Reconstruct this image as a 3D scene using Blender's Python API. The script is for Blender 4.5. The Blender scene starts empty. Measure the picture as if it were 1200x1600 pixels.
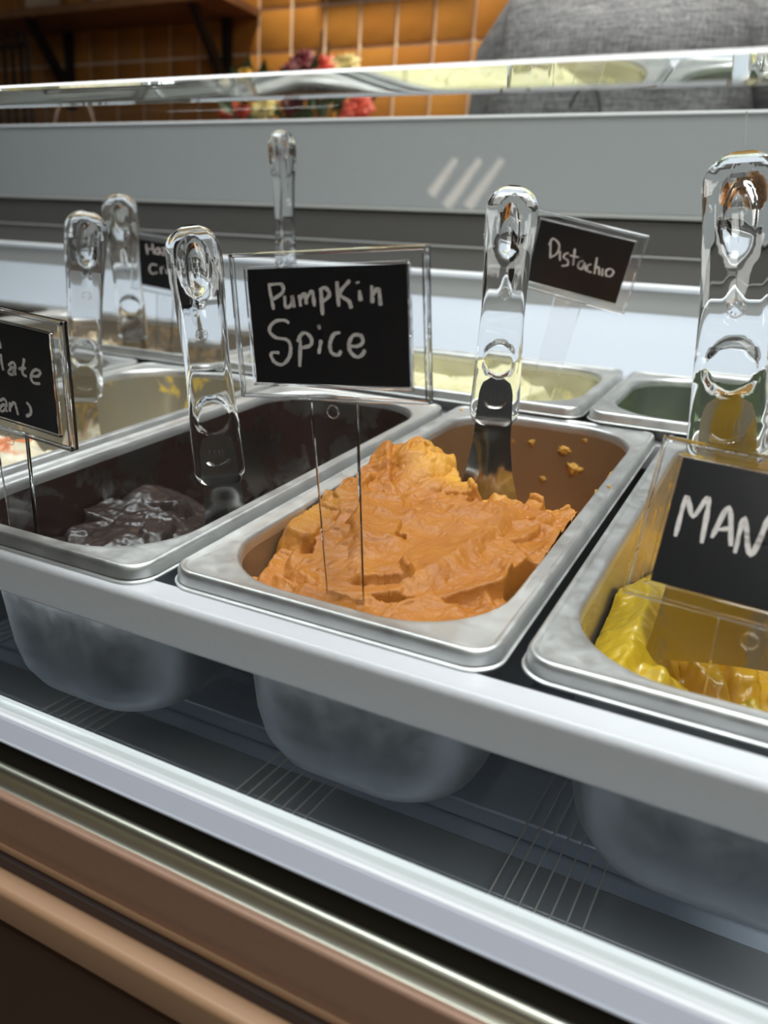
import bpy, bmesh, math, random
import numpy as np
from mathutils import Vector, Matrix, noise as mnoise

SC = bpy.context.scene
COL = SC.collection
PI = math.pi

# ------------------------------------------------------------------ camera
CAM_POS = Vector((0.2438, -0.2672, 0.1427))
CAM_ROT = Matrix(((0.8895, -0.1873, 0.4168), (0.4530, 0.2410, -0.8583), (0.0603, 0.9523, 0.2992)))
cam = bpy.data.cameras.new('camera')
cam_ob = bpy.data.objects.new('camera', cam)
COL.objects.link(cam_ob)
cam_ob.matrix_world = Matrix.Translation(CAM_POS) @ CAM_ROT.to_quaternion().to_matrix().to_4x4()
cam.sensor_fit = 'AUTO'
cam.sensor_width = 36.0
cam.lens = 1252.9 / 1600 * 36
cam.clip_start = 0.01
cam.clip_end = 50
cam.dof.use_dof = True
cam.dof.focus_distance = 0.43
cam.dof.aperture_fstop = 7.5
SC.camera = cam_ob

# ------------------------------------------------------------------ world, lights, exposure
SC.view_settings.view_transform = 'Standard'
SC.view_settings.look = 'None'
SC.view_settings.gamma = 1.0
SC.view_settings.exposure = 0.0
SC.view_settings.use_curve_mapping = False
world = bpy.data.worlds.new('world')
SC.world = world
world.use_nodes = True
world.node_tree.nodes['Background'].inputs[0].default_value = (0.80, 0.86, 1.0, 1)
world.node_tree.nodes['Background'].inputs[1].default_value = 0.25


def area(name, loc, target, size, size_y, power, color, spread=180):
    l = bpy.data.lights.new(name, 'AREA')
    l.shape = 'RECTANGLE'
    l.size = size
    l.size_y = size_y
    l.energy = power
    l.color = color
    l.spread = math.radians(spread)
    o = bpy.data.objects.new(name, l)
    COL.objects.link(o)
    o.location = loc
    o.rotation_euler = (Vector(target) - Vector(loc)).to_track_quat('-Z', 'Y').to_euler()
    return o


# shop ceiling panels: over the case, by the tiled wall, over the customer side
area('ceiling_lamp_case', (0.1, 0.25, 1.45), (0.1, 0.25, 0), 2.4, 0.45, 17.5, (0.92, 0.97, 1.0), 118)
area('ceiling_lamp_front', (0.9, -0.9, 1.45), (0.3, 0.0, 0), 0.9, 0.9, 9, (1.0, 0.98, 0.95), 110)
area('ceiling_lamp_wall', (-1.0, 1.60, 1.6), (-0.85, 1.85, 0.6), 0.14, 0.14, 8.5, (1.0, 0.88, 0.72), 110)
area('staff_fill', (0.1, 0.75, 1.55), (-0.05, 1.2, 0.5), 0.5, 0.3, 5, (1.0, 0.97, 0.93), 80)  # unseen fill added to brighten the person
# unseen cold fill added under the front rail to brighten the well
area('well_fill', (-0.1, 0.0, -0.040), (-0.1, 0.10, -0.20), 2.2, 0.008, 1.3, (0.86, 0.93, 1.0))


# ------------------------------------------------------------------ helpers
TILT = 0.08382                      # the pan shelf rises towards the staff side
CT, ST = math.cos(TILT), math.sin(TILT)


def W(x, y, z=0.0):
    """pan-shelf coordinates -> world"""
    return Vector((x, y * CT - z * ST, y * ST + z * CT))


def mesh_obj(name, verts, faces, mat=None, parent=None, smooth=False, mats=None, fmat=None):
    me = bpy.data.meshes.new(name)
    me.from_pydata([tuple(v) for v in verts], [], faces)
    me.validate()
    if mats:
        for m in mats:
            me.materials.append(m)
    elif mat:
        me.materials.append(mat)
    if fmat is not None:
        me.polygons.foreach_set('material_index', fmat)
    if smooth:
        me.polygons.foreach_set('use_smooth', [True] * len(me.polygons))
    me.update()
    o = bpy.data.objects.new(name, me)
    COL.objects.link(o)
    if parent:
        o.parent = parent
    return o


def empty(name, loc=(0, 0, 0), rot=None):
    o = bpy.data.objects.new(name, None)
    COL.objects.link(o)
    o.location = loc
    o.empty_display_size = 0.02
    if rot is not None:
        o.rotation_mode = 'QUATERNION'
        o.rotation_quaternion = rot
    return o


def tag(o, label=None, cat=None, group=None, kind=None):
    if label:
        o['label'] = label
    if cat:
        o['category'] = cat
    if group:
        o['group'] = group
    if kind:
        o['kind'] = kind
    return o


class MB:
    """collects simple solids and builds ONE mesh"""

    def __init__(self):
        self.v = []
        self.f = []

    def add(self, vs, fs):
        n = len(self.v)
        self.v += [Vector(p) for p in vs]
        self.f += [tuple(i + n for i in f) for f in fs]
        return self

    def box(self, x0, x1, y0, y1, z0, z1, bev=0.0):
        if bev <= 0:
            vs = [(x, y, z) for z in (z0, z1) for y in (y0, y1) for x in (x0, x1)]
            fs = [(0, 2, 3, 1), (4, 5, 7, 6), (0, 1, 5, 4), (2, 6, 7, 3), (0, 4, 6, 2), (1, 3, 7, 5)]
            return self.add(vs, fs)
        b = min(bev, (x1 - x0) * .49, (y1 - y0) * .49, (z1 - z0) * .49)
        bm = bmesh.new()
        bmesh.ops.create_cube(bm, size=1)
        for v in bm.verts:
            v.co = Vector(((x0 + x1) / 2 + v.co.x * (x1 - x0), (y0 + y1) / 2 + v.co.y * (y1 - y0), (z0 + z1) / 2 + v.co.z * (z1 - z0)))
        bmesh.ops.bevel(bm, geom=bm.edges[:], offset=b, segments=2, affect='EDGES', profile=.5)
        bm.verts.index_update()
        self.add([v.co.copy() for v in bm.verts], [tuple(v.index for v in f.verts) for f in bm.faces])
        bm.free()
        return self

    def tube(self, pts, r, n=8, closed=False, cap=True):
        pts = [Vector(p) for p in pts]
        rs = r if isinstance(r, (list, tuple)) else [r] * len(pts)
        m = len(pts)
        rings = []
        up = None
        for i, p in enumerate(pts):
            a = pts[(i - 1) % m] if (closed or i > 0) else p
            b = pts[(i + 1) % m] if (closed or i < m - 1) else p
            t = (b - a).normalized()
            if up is None:
                up = t.orthogonal().normalized()
            u = (up - t * up.dot(t))
            u = u.normalized() if u.length > 1e-9 else t.orthogonal().normalized()
            up = u
            w = t.cross(u)
            rings.append([p + (u * math.cos(2 * PI * k / n) + w * math.sin(2 * PI * k / n)) * rs[i] for k in range(n)])
        vs = [v for ring in rings for v in ring]
        fs = []
        for i in range(m if closed else m - 1):
            j = (i + 1) % m
            for k in range(n):
                l = (k + 1) % n
                fs.append((i * n + k, i * n + l, j * n + l, j * n + k))
        if not closed and cap:
            fs.append(tuple(range(n - 1, -1, -1)))
            fs.append(tuple((m - 1) * n + k for k in range(n)))
        return self.add(vs, fs)

    def prism(self, prof, x0, x1):
        """(y,z) profile, counter-clockwise seen from +x, extruded along x"""
        n = len(prof)
        vs = [(x0, y, z) for y, z in prof] + [(x1, y, z) for y, z in prof]
        fs = [(i, (i + 1) % n, n + (i + 1) % n, n + i) for i in range(n)]
        fs.append(tuple(range(n - 1, -1, -1)))
        fs.append(tuple(range(n, 2 * n)))
        return self.add(vs, fs)

    def build(self, name, mat, parent=None, smooth=False):
        o = mesh_obj(name, self.v, self.f, mat, parent, smooth)
        bm = bmesh.new()
        bm.from_mesh(o.data)
        bmesh.ops.recalc_face_normals(bm, faces=bm.faces)
        bm.to_mesh(o.data)
        bm.free()
        return o


def autosmooth(o, deg=40):
    me = o.data
    me.polygons.foreach_set('use_smooth', [True] * len(me.polygons))
    me.set_sharp_from_angle(angle=math.radians(deg))
    wn = o.modifiers.new('weighted_normals', 'WEIGHTED_NORMAL')
    wn.keep_sharp = True
    return o


# ------------------------------------------------------------------ materials
def mat_new(name):
    m = bpy.data.materials.new(name)
    m.use_nodes = True
    nt = m.node_tree
    return m, nt, nt.nodes['Principled BSDF']


def setp(p, **k):
    for n, v in k.items():
        n = n.replace('_', ' ')
        for key in p.inputs.keys():
            if key.lower() == n.lower():
                p.inputs[key].default_value = (tuple(v) + (1,)) if isinstance(v, (tuple, list)) and len(v) == 3 and key not in ('Subsurface Radius',) else v
                break
        else:
            raise KeyError(n)


def noise_node(nt, scale, detail=3, rough=.5, dist=0., vec=None, stretch=None):
    t = nt.nodes.new('ShaderNodeTexNoise')
    t.inputs['Scale'].default_value = scale
    t.inputs['Detail'].default_value = detail
    t.inputs['Roughness'].default_value = rough
    t.inputs['Distortion'].default_value = dist
    co = nt.nodes.new('ShaderNodeTexCoord')
    src = co.outputs['Object']
    if stretch:
        mp = nt.nodes.new('ShaderNodeMapping')
        mp.inputs['Scale'].default_value = stretch
        nt.links.new(src, mp.inputs[0])
        src = mp.outputs[0]
    nt.links.new(src, t.inputs['Vector'])
    return t


def ramp(nt, src, stops):
    r = nt.nodes.new('ShaderNodeValToRGB')
    e = r.color_ramp.elements
    while len(e) > 1:
        e.remove(e[-1])
    e[0].position = stops[0][0]
    e[0].color = tuple(stops[0][1]) + (1,)
    for p, c in stops[1:]:
        x = e.new(p)
        x.color = tuple(c) + (1,)
    nt.links.new(src, r.inputs[0])
    return r


def bump(nt, p, src, strength, dist):
    b = nt.nodes.new('ShaderNodeBump')
    b.inputs['Strength'].default_value = strength
    b.inputs['Distance'].default_value = dist
    nt.links.new(src, b.inputs['Height'])
    nt.links.new(b.outputs[0], p.inputs['Normal'])
    return b


def simple(name, col, rough=.5, metal=0., bmp=0, bscale=60, bdist=.001, var=0., **k):
    m, nt, p = mat_new(name)
    setp(p, Base_Color=col, Roughness=rough, Metallic=metal, **k)
    if var:
        n = noise_node(nt, bscale * .4, 4)
        r = ramp(nt, n.outputs[0], [(.3, [c * (1 - var) for c in col]), (.7, [min(1, c * (1 + var)) for c in col])])
        nt.links.new(r.outputs[0], p.inputs['Base Color'])
    if bmp:
        n2 = noise_node(nt, bscale, 4)
        bump(nt, p, n2.outputs[0], bmp, bdist)
    return m


def steel_mat(name, base=.56, rough=.30, frost=0.0):
    m, nt, p = mat_new(name)
    setp(p, Metallic=1.0, Roughness=rough)
    n = noise_node(nt, 38, 6, .6)
    r = ramp(nt, n.outputs[0], [(.3, (base * .90,) * 3), (.7, (base * 1.06, base * 1.07, base * 1.05))])
    nt.links.new(r.outputs[0], p.inputs['Base Color'])
    n2 = noise_node(nt, 55, 6, .7)
    r2 = ramp(nt, n2.outputs[0], [(.35, (rough * .85,) * 3), (.75, (rough * 1.25,) * 3)])
    nt.links.new(r2.outputs[0], p.inputs['Roughness'])
    n3 = noise_node(nt, 700, 3, .6)
    bump(nt, p, n3.outputs[0], .06, .0006)
    return m


STEEL = steel_mat('brushed_steel', .80, .46)
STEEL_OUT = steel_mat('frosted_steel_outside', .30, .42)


def basin_mat(name, residue=None, lo=.55, hi=.62, scale=30, base=.52, seed=0.0, rrough=.4, film_reflection=None, film_reflection_amt=0.):
    """steel basin wall with stuck-on residue of its own shape"""
    m, nt, p = mat_new(name)
    setp(p, Metallic=1.0, Roughness=.27, Base_Color=(base, base * .98, base * .93))
    if film_reflection:  # even tint; in the pumpkin basin it paints the gelato's reflection
        fcol = [base * (1 - film_reflection_amt) + c * film_reflection_amt for c in film_reflection]
        setp(p, Base_Color=fcol, Metallic=1 - film_reflection_amt)
    if residue:
        n = noise_node(nt, scale, 6, .62, .6)
        mp = nt.nodes.new('ShaderNodeMapping')
        mp.inputs['Location'].default_value = (seed, seed * .7, 0)
        mp.inputs['Scale'].default_value = (1, 1, .8)
        co = nt.nodes.new('ShaderNodeTexCoord')
        nt.links.new(co.outputs['Object'], mp.inputs[0])
        nt.links.new(mp.outputs[0], n.inputs['Vector'])
        mask = ramp(nt, n.outputs[0], [(lo, (0, 0, 0)), (hi, (1, 1, 1))])
        p2 = nt.nodes.new('ShaderNodeBsdfPrincipled')
        setp(p2, Base_Color=residue, Roughness=rrough)
        bump(nt, p2, n.outputs[0], .6, .002)
        mx = nt.nodes.new('ShaderNodeMixShader')
        nt.links.new(mask.outputs[0], mx.inputs[0])
        nt.links.new(p.outputs[0], mx.inputs[1])
        nt.links.new(p2.outputs[0], mx.inputs[2])
        nt.links.new(mx.outputs[0], nt.nodes['Material Output'].inputs[0])
    return m


def gelato_mat(name, c1, c2, rough=.38, sss=.3, speck=None, bscale=900, bstr=.25, rad=(.006, .003, .001), wet=.3):
    m, nt, p = mat_new(name)
    setp(p, Roughness=rough, Subsurface_Weight=sss, Subsurface_Scale=1.0, Coat_Weight=wet, Coat_Roughness=.22)
    p.inputs['Subsurface Radius'].default_value = rad
    n = noise_node(nt, 45, 5, .6, .8)
    r = ramp(nt, n.outputs[0], [(.32, c1), (.68, c2)])
    out = r.outputs[0]
    if speck:
        n3 = noise_node(nt, speck[1], 2, .5)
        mk = ramp(nt, n3.outputs[0], [(speck[2], (0, 0, 0)), (speck[2] + .04, (1, 1, 1))])
        mx = nt.nodes.new('ShaderNodeMix')
        mx.data_type = 'RGBA'
        nt.links.new(mk.outputs[0], mx.inputs[0])
        nt.links.new(out, mx.inputs[6])
        mx.inputs[7].default_value = tuple(speck[0]) + (1,)
        out = mx.outputs[2]
    nt.links.new(out, p.inputs['Base Color'])
    n2 = noise_node(nt, bscale, 4, .65)
    bump(nt, p, n2.outputs[0], bstr, .0008)
    return m


def glass_mat(name, rough=0.0, ior=1.49, tint=(1, 1, 1), bmp=0, bscale=300):
    m, nt, p = mat_new(name)
    setp(p, Base_Color=tint, Roughness=rough, IOR=ior, Transmission_Weight=1.0)
    if bmp:
        n = noise_node(nt, bscale, 3)
        bump(nt, p, n.outputs[0], bmp, .001)
    return m


ACRYLIC = glass_mat('clear_acrylic', .0, 1.49, (.98, .985, .99))
ACRYLIC_SIGN = glass_mat('clear_sign_plastic', .0, 1.47, (.99, .99, 1.0))
EDGE_GLASS = glass_mat('polished_glass_edge', .02, 1.5, (.90, .95, .90))


def pane_mat(name, tint=(.97, .985, .975)):
    m = bpy.data.materials.new(name)
    m.use_nodes = True
    nt = m.node_tree
    nt.nodes.clear()
    out = nt.nodes.new('ShaderNodeOutputMaterial')
    tr = nt.nodes.new('ShaderNodeBsdfTransparent')
    tr.inputs[0].default_value = tuple(tint) + (1,)
    gl = nt.nodes.new('ShaderNodeBsdfGlossy')
    gl.inputs['Roughness'].default_value = .0
    # Schlick reflectance of a thin sheet, the same seen from either face
    lw = nt.nodes.new('ShaderNodeLayerWeight')
    lw.inputs['Blend'].default_value = .5
    pw = nt.nodes.new('ShaderNodeMath')
    pw.operation = 'POWER'
    pw.inputs[1].default_value = 5.0
    nt.links.new(lw.outputs['Facing'], pw.inputs[0])
    fr = nt.nodes.new('ShaderNodeMath')
    fr.operation = 'MULTIPLY_ADD'
    fr.inputs[1].default_value = .92
    fr.inputs[2].default_value = .035
    nt.links.new(pw.outputs[0], fr.inputs[0])
    mx = nt.nodes.new('ShaderNodeMixShader')
    # a small translucent share spreads a faint even haze over the pane
    df = nt.nodes.new('ShaderNodeBsdfTranslucent')
    df.inputs[0].default_value = (.9, .95, 1, 1)
    mx2 = nt.nodes.new('ShaderNodeMixShader')
    mx2.inputs[0].default_value = .006
    nt.links.new(fr.outputs[0], mx.inputs[0])
    nt.links.new(tr.outputs[0], mx.inputs[1])
    nt.links.new(gl.outputs[0], mx.inputs[2])
    nt.links.new(mx.outputs[0], mx2.inputs[1])
    nt.links.new(df.outputs[0], mx2.inputs[2])
    nt.links.new(mx2.outputs[0], out.inputs[0])
    return m


PANE = pane_mat('case_glass')
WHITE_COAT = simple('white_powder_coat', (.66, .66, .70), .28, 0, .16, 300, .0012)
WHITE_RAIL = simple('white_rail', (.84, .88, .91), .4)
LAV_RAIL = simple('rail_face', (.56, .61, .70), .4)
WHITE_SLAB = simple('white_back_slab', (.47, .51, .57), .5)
GREY_STRIP = simple('grey_strip', (.42, .42, .40), .4)
DARK_VENT = simple('vent_dark_grey', (.085, .080, .075), .45)
DARK_VENT2 = simple('vent_mid_grey', (.125, .118, .110), .45)
PANEL_GREY = simple('rear_panel_grey', (.34, .355, .36), .4)
PANEL_EDGE = simple('rear_panel_edge', (.92, .93, .95), .3)
FLOOR_DARK = simple('case_floor_steel', (.33, .37, .43), .42, .3)
FLOOR_MID = simple('case_floor_slat', (.19, .20, .21), .4, .3)
BLACK_GAP = simple('dark_gap', (.035, .03, .02), .6)
OLIVE = simple('channel_steel', (.52, .53, .44), .38, 1.0)
COPPER = simple('copper_paint', (.30, .185, .125), .38, .15, .25, 300, .0008)
COPPER2 = simple('copper_paint_lower', (.34, .205, .115), .45, .1)
DARK_COPPER = simple('dark_copper_panel', (.060, .032, .018), .5, .1)
GROOVE = simple('dark_groove', (.05, .035, .03), .6)
CARD = simple('black_card', (.006, .0065, .008), .25)
CHALK = simple('chalk_ink', (.66, .60, .58), .8, 0, .4, 900, .0004, var=.18)
RUBBER = simple('black_metal', (.012, .012, .014), .5)

# ================================================================== DISPLAY CASE
CX0, CX1 = -1.75, 1.25
case = tag(empty('gelato_display_case', (0, 0, -0.5)), 'white and copper glass-fronted gelato display case holding the metal pans', 'display case')


def cpart(name, mb, mat, smooth=False, local=False):
    if local:
        mb.v = [W(*p) for p in mb.v]
    off = Vector((0, 0, .5))
    mb.v = [p + off for p in mb.v]
    o = mb.build(name, mat, case)
    if smooth:
        autosmooth(o, 45)
    return o


def arc(cy, cz, r, a0, a1, n=6):
    return [(cy + r * math.cos(math.radians(a0 + (a1 - a0) * i / n)), cz + r * math.sin(math.radians(a0 + (a1 - a0) * i / n))) for i in range(n + 1)]


# frame that carries the pans: a thick rounded front rail, cross rails, rear rail
lip = [(-.0095, -.0320)] + arc(-.0115, -.0300, .0020, 270, 180, 4) + arc(-.0100, -.0125, .0037, 180, 90, 7) + [(.0015, -.0088), (.0015, -.0130), (-.0050, -.0140), (-.0060, -.0320)]
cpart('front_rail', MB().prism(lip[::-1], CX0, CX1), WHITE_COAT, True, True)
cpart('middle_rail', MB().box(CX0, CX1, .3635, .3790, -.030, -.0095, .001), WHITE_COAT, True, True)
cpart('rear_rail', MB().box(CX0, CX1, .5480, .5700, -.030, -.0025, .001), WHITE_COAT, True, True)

# lower rails at the foot of the glass
rail = [(-.0450, -.0650), (-.0490, -.0652), (-.0496, -.0660), (-.0540, -.0658), (-.0548, -.0664), (-.0560, -.0662)]
rail_in = [(-.0440, -.0648)] + rail
cpart('glass_foot_rail', MB().prism([(-.0440, -.0900)] + [(-.0440, -.0648), (-.0500, -.0652), (-.0508, -.0661), (-.0515, -.0652), (-.0545, -.0654), (-.0549, -.0660), (-.0500, -.0700), (-.050, -.0900)], CX0, CX1), WHITE_RAIL, True)
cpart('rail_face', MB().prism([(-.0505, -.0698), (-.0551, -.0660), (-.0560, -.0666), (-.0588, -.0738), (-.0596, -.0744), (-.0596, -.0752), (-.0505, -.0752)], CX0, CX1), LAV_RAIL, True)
cpart('shadow_gap', MB().box(CX0, CX1, -.0520, -.0505, -.100, -.0756), BLACK_GAP)
nose = arc(-.0655, -.0835, .0028, 20, 200, 9)
cpart('metal_channel', MB().prism([(-.0600, -.0990), (-.0620, -.0830)] + nose + [(-.0690, -.0868), (-.0712, -.0880), (-.0735, -.0880), (-.0740, -.0872), (-.0760, -.0872), (-.0760, -.0990)], CX0, CX1), OLIVE, True)
cpart('copper_fascia', MB().prism([(-.0764, -.1060)] + [(-.0764, -.0815)] + arc(-.0790, -.0825, .0018, 90, 180, 5) + [(-.0808, -.1005), (-.0808, -.1060)], CX0, CX1), COPPER, True)
cpart('copper_bead', MB().prism([(-.0760, -.1062), (-.0790, -.1062), (-.0830, -.1020)] + [(-.0838, -.1030), (-.0838, -.1052), (-.0820, -.1075), (-.0760, -.1075)][0:], CX0, CX1), COPPER2, True)
cpart('fascia_groove', MB().box(CX0, CX1, -.0846, -.0760, -.1131, -.1077), GROOVE)
step = [(-.0760, -.1132), (-.0850, -.1132)] + arc(-.0905, -.1165, .0030, 90, 180, 5) + [(-.0940, -.1280), (-.0915, -.1310), (-.0760, -.1310)]
cpart('copper_step', MB().prism(step, CX0, CX1), COPPER2, True)
cpart('step_shadow', MB().box(CX0, CX1, -.0800, -.0760, -.1450, -.1312), GROOVE)  # dark box paints in the shadow under the step
cpart('lower_panel', MB().box(CX0, CX1, -.0860, -.0760, -.9000, -.1452, .001), DARK_COPPER, True)

# inside of the well: floor with slats and slots, front wall, rear wall
cpart('well_floor', MB().box(CX0, CX1, -.0435, .62, -.215, -.205), FLOOR_DARK)
for i, y in enumerate((.02, .09, .16, .24, .33, .42, .51)):
    cpart('floor_slat', MB().box(CX0, CX1, y, y + (.035 if i % 2 else .045), -.204, -.190 + .003 * (i % 2), .002), FLOOR_MID if i % 2 else FLOOR_DARK, True)
LINE_ROD = simple('line_rod', (.33, .32, .29), .4, .1)  # thin rods stand in for reflection-like lines between the pans
for gx in (-.50, -.33, -.168, .004, .172, .34):
    for k in range(7):
        x = gx - .022 + k * .0085
        cpart('line_rod', MB().tube([(x, -.030, -.180), (x + .004, .20, -.180), (x + .006, .34, -.176)], .0006, 6), LINE_ROD, True)
cpart('well_front_wall', MB().box(CX0, CX1, -.0435, -.0420, -.204, -.068), FLOOR_MID)
cpart('well_rear_wall', MB().box(CX0, CX1, .60, .62, -.204, .020), FLOOR_MID)

# rear side of the case: white slab, grey strip, stepped dark vent, tall grey panel
A = W(0, .571, -.002)
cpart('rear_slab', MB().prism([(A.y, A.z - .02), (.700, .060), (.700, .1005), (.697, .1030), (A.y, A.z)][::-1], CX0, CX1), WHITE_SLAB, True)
cpart('grey_strip', MB().box(CX0, CX1, .699, .712, .1030, .1275), GREY_STRIP)  # grey colour puts this vertical face's shade into the paint
cpart('strip_nosing', MB().tube([(CX0, .698, .1315), (CX1, .698, .1315)], .0040, 12), PANEL_EDGE, True)
cpart('lower_vent', MB().box(CX0, CX1, .702, .714, .1355, .1625), DARK_VENT2)
cpart('vent_bead', MB().box(CX0, CX1, .6995, .706, .1626, .1645, .0006), GREY_STRIP, True)
cpart('upper_vent', MB().box(CX0, CX1, .705, .716, .1646, .2000), DARK_VENT)
cpart('vent_shadow_line', MB().box(CX0, CX1, .709, .716, .2001, .2030), BLACK_GAP)
cpart('upper_bead', MB().box(CX0, CX1, .7015, .716, .2031, .2075, .0008), GREY_STRIP, True)
cpart('rear_panel', MB().box(CX0, CX1, .702, .714, .2076, .3075, .001), PANEL_GREY, True)
cpart('rear_panel_trim', MB().box(CX0, CX1, .700, .716, .3076, .3108, .0008), PANEL_EDGE, True)
cpart('case_back', MB().box(CX0, CX1, .720, .760, -.9, .190), DARK_VENT)

# the leaning front glass with its polished top edge
g0, g1 = Vector((-.0470, -.0640)), Vector((-.0020, .1950))
gd = (g1 - g0).normalized()
gn = Vector((-gd.y, gd.x))          # towards the customer
T_ = .006
pr = [tuple(g0), tuple(g1), tuple(g1 + gn * T_), tuple(g0 + gn * T_)]
pane = cpart('front_glass', MB().prism(pr, CX0, CX1), PANE)
e0 = g1 + Vector((0, .0002))
pr = [(e0.x + .0002, e0.y), (e0.x - .0056, e0.y + .0064), (e0.x - .0060, e0.y + .0064), (e0.x - .0060, e0.y)]
cpart('polished_edge', MB().prism(pr, CX0, CX1), EDGE_GLASS)
ARRIS = simple('ground_glass_arris', (.95, .96, .93), .4)
cpart('ground_arris', MB().prism([(e0.x - .0063, e0.y + .0064), (e0.x - .0056, e0.y + .0064), (e0.x - .0034, e0.y + .0078), (e0.x - .0040, e0.y + .0080)], CX0, CX1), ARRIS)

# ================================================================== PANS


def rrect(w, d, inset, r, n=10):
    x0, x1, y0, y1 = inset, w - inset, inset, d - inset
    r = min(r, (x1 - x0) / 2 - .0005, (y1 - y0) / 2 - .0005)
    pts = []
    for cx, cy, a in ((x1 - r, y0 + r, -90), (x1 - r, y1 - r, 0), (x0 + r, y1 - r, 90), (x0 + r, y0 + r, 180)):
        for i in range(n + 1):
            t = math.radians(a + 90 * i / n)
            pts.append((cx + r * math.cos(t), cy + r * math.sin(t)))
    # straight stretches get in-between points so that stains and shading stay even
    return pts


INNER = [(0.0, -.0085, .0150), (0.0, -.0077, .0150), (.0012, -.0072, .0140), (.0016, -.0030, .0135), (.0021, -.0010, .0130), (.0030, -.0001, .0120), (.0041, 0., .0110),
         (.0052, -.0006, .0100), (.0062, -.0012, .0095), (.0100, -.0013, .0440), (.0112, -.0014, .0480), (.0124, -.0022, .0470), (.0131, -.0045, .0465), (.0134, -.0080, .0460),
         (.0160, -.0500, .0440), (.0185, -.0850, .0420), (.0215, -.1000, .0400), (.0270, -.1100, .0370), (.0350, -.1160, .0320), (.0480, -.1185, .0260)]
OUTER = [(.0008, -.0085, .0142), (.0022, -.0030, .0130), (.0118, -.0026, .0470), (.0126, -.0080, .0465), (.0150, -.0500, .0450), (.0175, -.0850, .0430), (.0205, -.1005, .0410),
         (.0260, -.1112, .0380), (.0340, -.1172, .0330), (.0480, -.1200, .0270)]


def make_pan(w, d, basin, label, x, y, rz=0., lift=0., group=None):
    rings = [(i, z, r, 'o') for i, z, r in OUTER[::-1]] + [(i, z, r, 'i') for i, z, r in INNER]
    vs, fs, fm = [], [], []
    n = 44
    for i, z, r, k in rings:
        vs += [(px_, py_, z) for px_, py_ in rrect(w, d, i, r)]
    for a in range(len(rings) - 1):
        ko = rings[a][3]
        for k in range(n):
            l = (k + 1) % n
            fs.append((a * n + k, a * n + l, (a + 1) * n + l, (a + 1) * n + k))
            if rings[a][3] == 'i' and rings[a][1] <= -.0079 and rings[a][0] > .012:
                fm.append(1)
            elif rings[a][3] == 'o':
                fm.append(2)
            else:
                fm.append(0)
    c0 = len(vs)
    vs.append((w / 2, d / 2, rings[0][1]))
    vs.append((w / 2, d / 2, rings[-1][1] - .0005))
    m = (len(rings) - 1) * n
    for k in range(n):
        l = (k + 1) % n
        fs.append((c0, l, k)); fm.append(2)
        fs.append((c0 + 1, m + k, m + l)); fm.append(1)
    o = mesh_obj('gelato_pan', vs, fs, mats=[STEEL, basin, STEEL_OUT], fmat=fm)
    autosmooth(o, 50)
    o.matrix_world = Matrix.Translation(W(x, y, lift)) @ Matrix.Rotation(TILT, 4, 'X') @ Matrix.Rotation(rz, 4, 'Z')
    tag(o, label, 'pan', group or 'steel gelato pans set in the white frame')
    return o


PW, PD = .165, .3697
BW, BD, BY, BZ = .3650, .1846, .3640, .0098
FRONT = {  # name: (x, y, basin)
    'pumpkin': (0.0, 0.0, basin_mat('basin_pumpkin', (.55, .25, .04), .66, .70, 55, .40, 1.3, film_reflection=(.24, .105, .008), film_reflection_amt=.82)),  # brown-gold wall colour paints the gelato's reflection in the steel
    'chocolate': (-.170, -.0099, basin_mat('basin_chocolate', (.030, .013, .010), .47, .54, 26, .40, 4.2, .3)),
    'cream': (-.340, -.006, basin_mat('basin_cream', (.75, .55, .12), .57, .62, 30, .46, 7.7, film_reflection=(.30, .26, .12), film_reflection_amt=.5)),
    'pale': (-.510, -.003, basin_mat('basin_pale', (.7, .6, .4), .60, .68, 30, .5, 2.2)),
    'mango': (.170, .0061, basin_mat('basin_mango', (.70, .42, .03), .56, .62, 36, .50, 9.1, film_reflection=(.55, .36, .03), film_reflection_amt=.35)),
}
LAB = {
    'pumpkin': 'stainless steel pan full of orange pumpkin gelato, in the centre behind the Pumpkin Spice sign',
    'chocolate': 'stainless steel pan with dark chocolate gelato and smeared walls, left of the orange one',
    'cream': 'steel pan with leftover cream and strawberry gelato, left of the dark chocolate pan',
    'pale': 'stainless steel pan mostly hidden behind the leftmost sign, far left in the front row',
    'mango': 'stainless steel pan with yellow mango gelato at the right edge, front row',
}
for k, (x, y, bm_) in FRONT.items():
    make_pan(PW, PD, bm_, LAB[k], x, y)
BACK = {
    'dark': (-.999, basin_mat('basin_darkback', (.03, .015, .01), .42, .5, 26, .4, 3.3)),
    'hazelnut': (-.630, basin_mat('basin_hazelnut', (.42, .31, .18), .52, .60, 40, .36, 5.9, film_reflection=(.30, .22, .12), film_reflection_amt=.3)),
    'pistachio': (-.2615, basin_mat('basin_pistachio', (.72, .66, .36), .60, .68, 24, .50, 6.1, film_reflection=(.55, .50, .25), film_reflection_amt=.3)),
    'green': (.1065, basin_mat('basin_green', (.10, .13, .07), .45, .58, 26, .26, 8.4, film_reflection=(.08, .10, .06), film_reflection_amt=.6)),
}
LABB = {
    'dark': 'wide stainless steel pan with dark gelato, far left end of the back row',
    'hazelnut': 'wide stainless steel back-row pan with brown hazelnut remains, under the small sign at left',
    'pistachio': 'wide stainless steel back-row pan of pale yellow gelato, under the Pistachio sign',
    'green': 'wide stainless steel back-row pan with dark green remains, right of the pale yellow one',
}
for k, (x, bm_) in BACK.items():
    make_pan(BW, BD, bm_, LABB[k], x, BY, 0., BZ)

# ================================================================== GELATO
RNG = np.random.RandomState(11)


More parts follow.
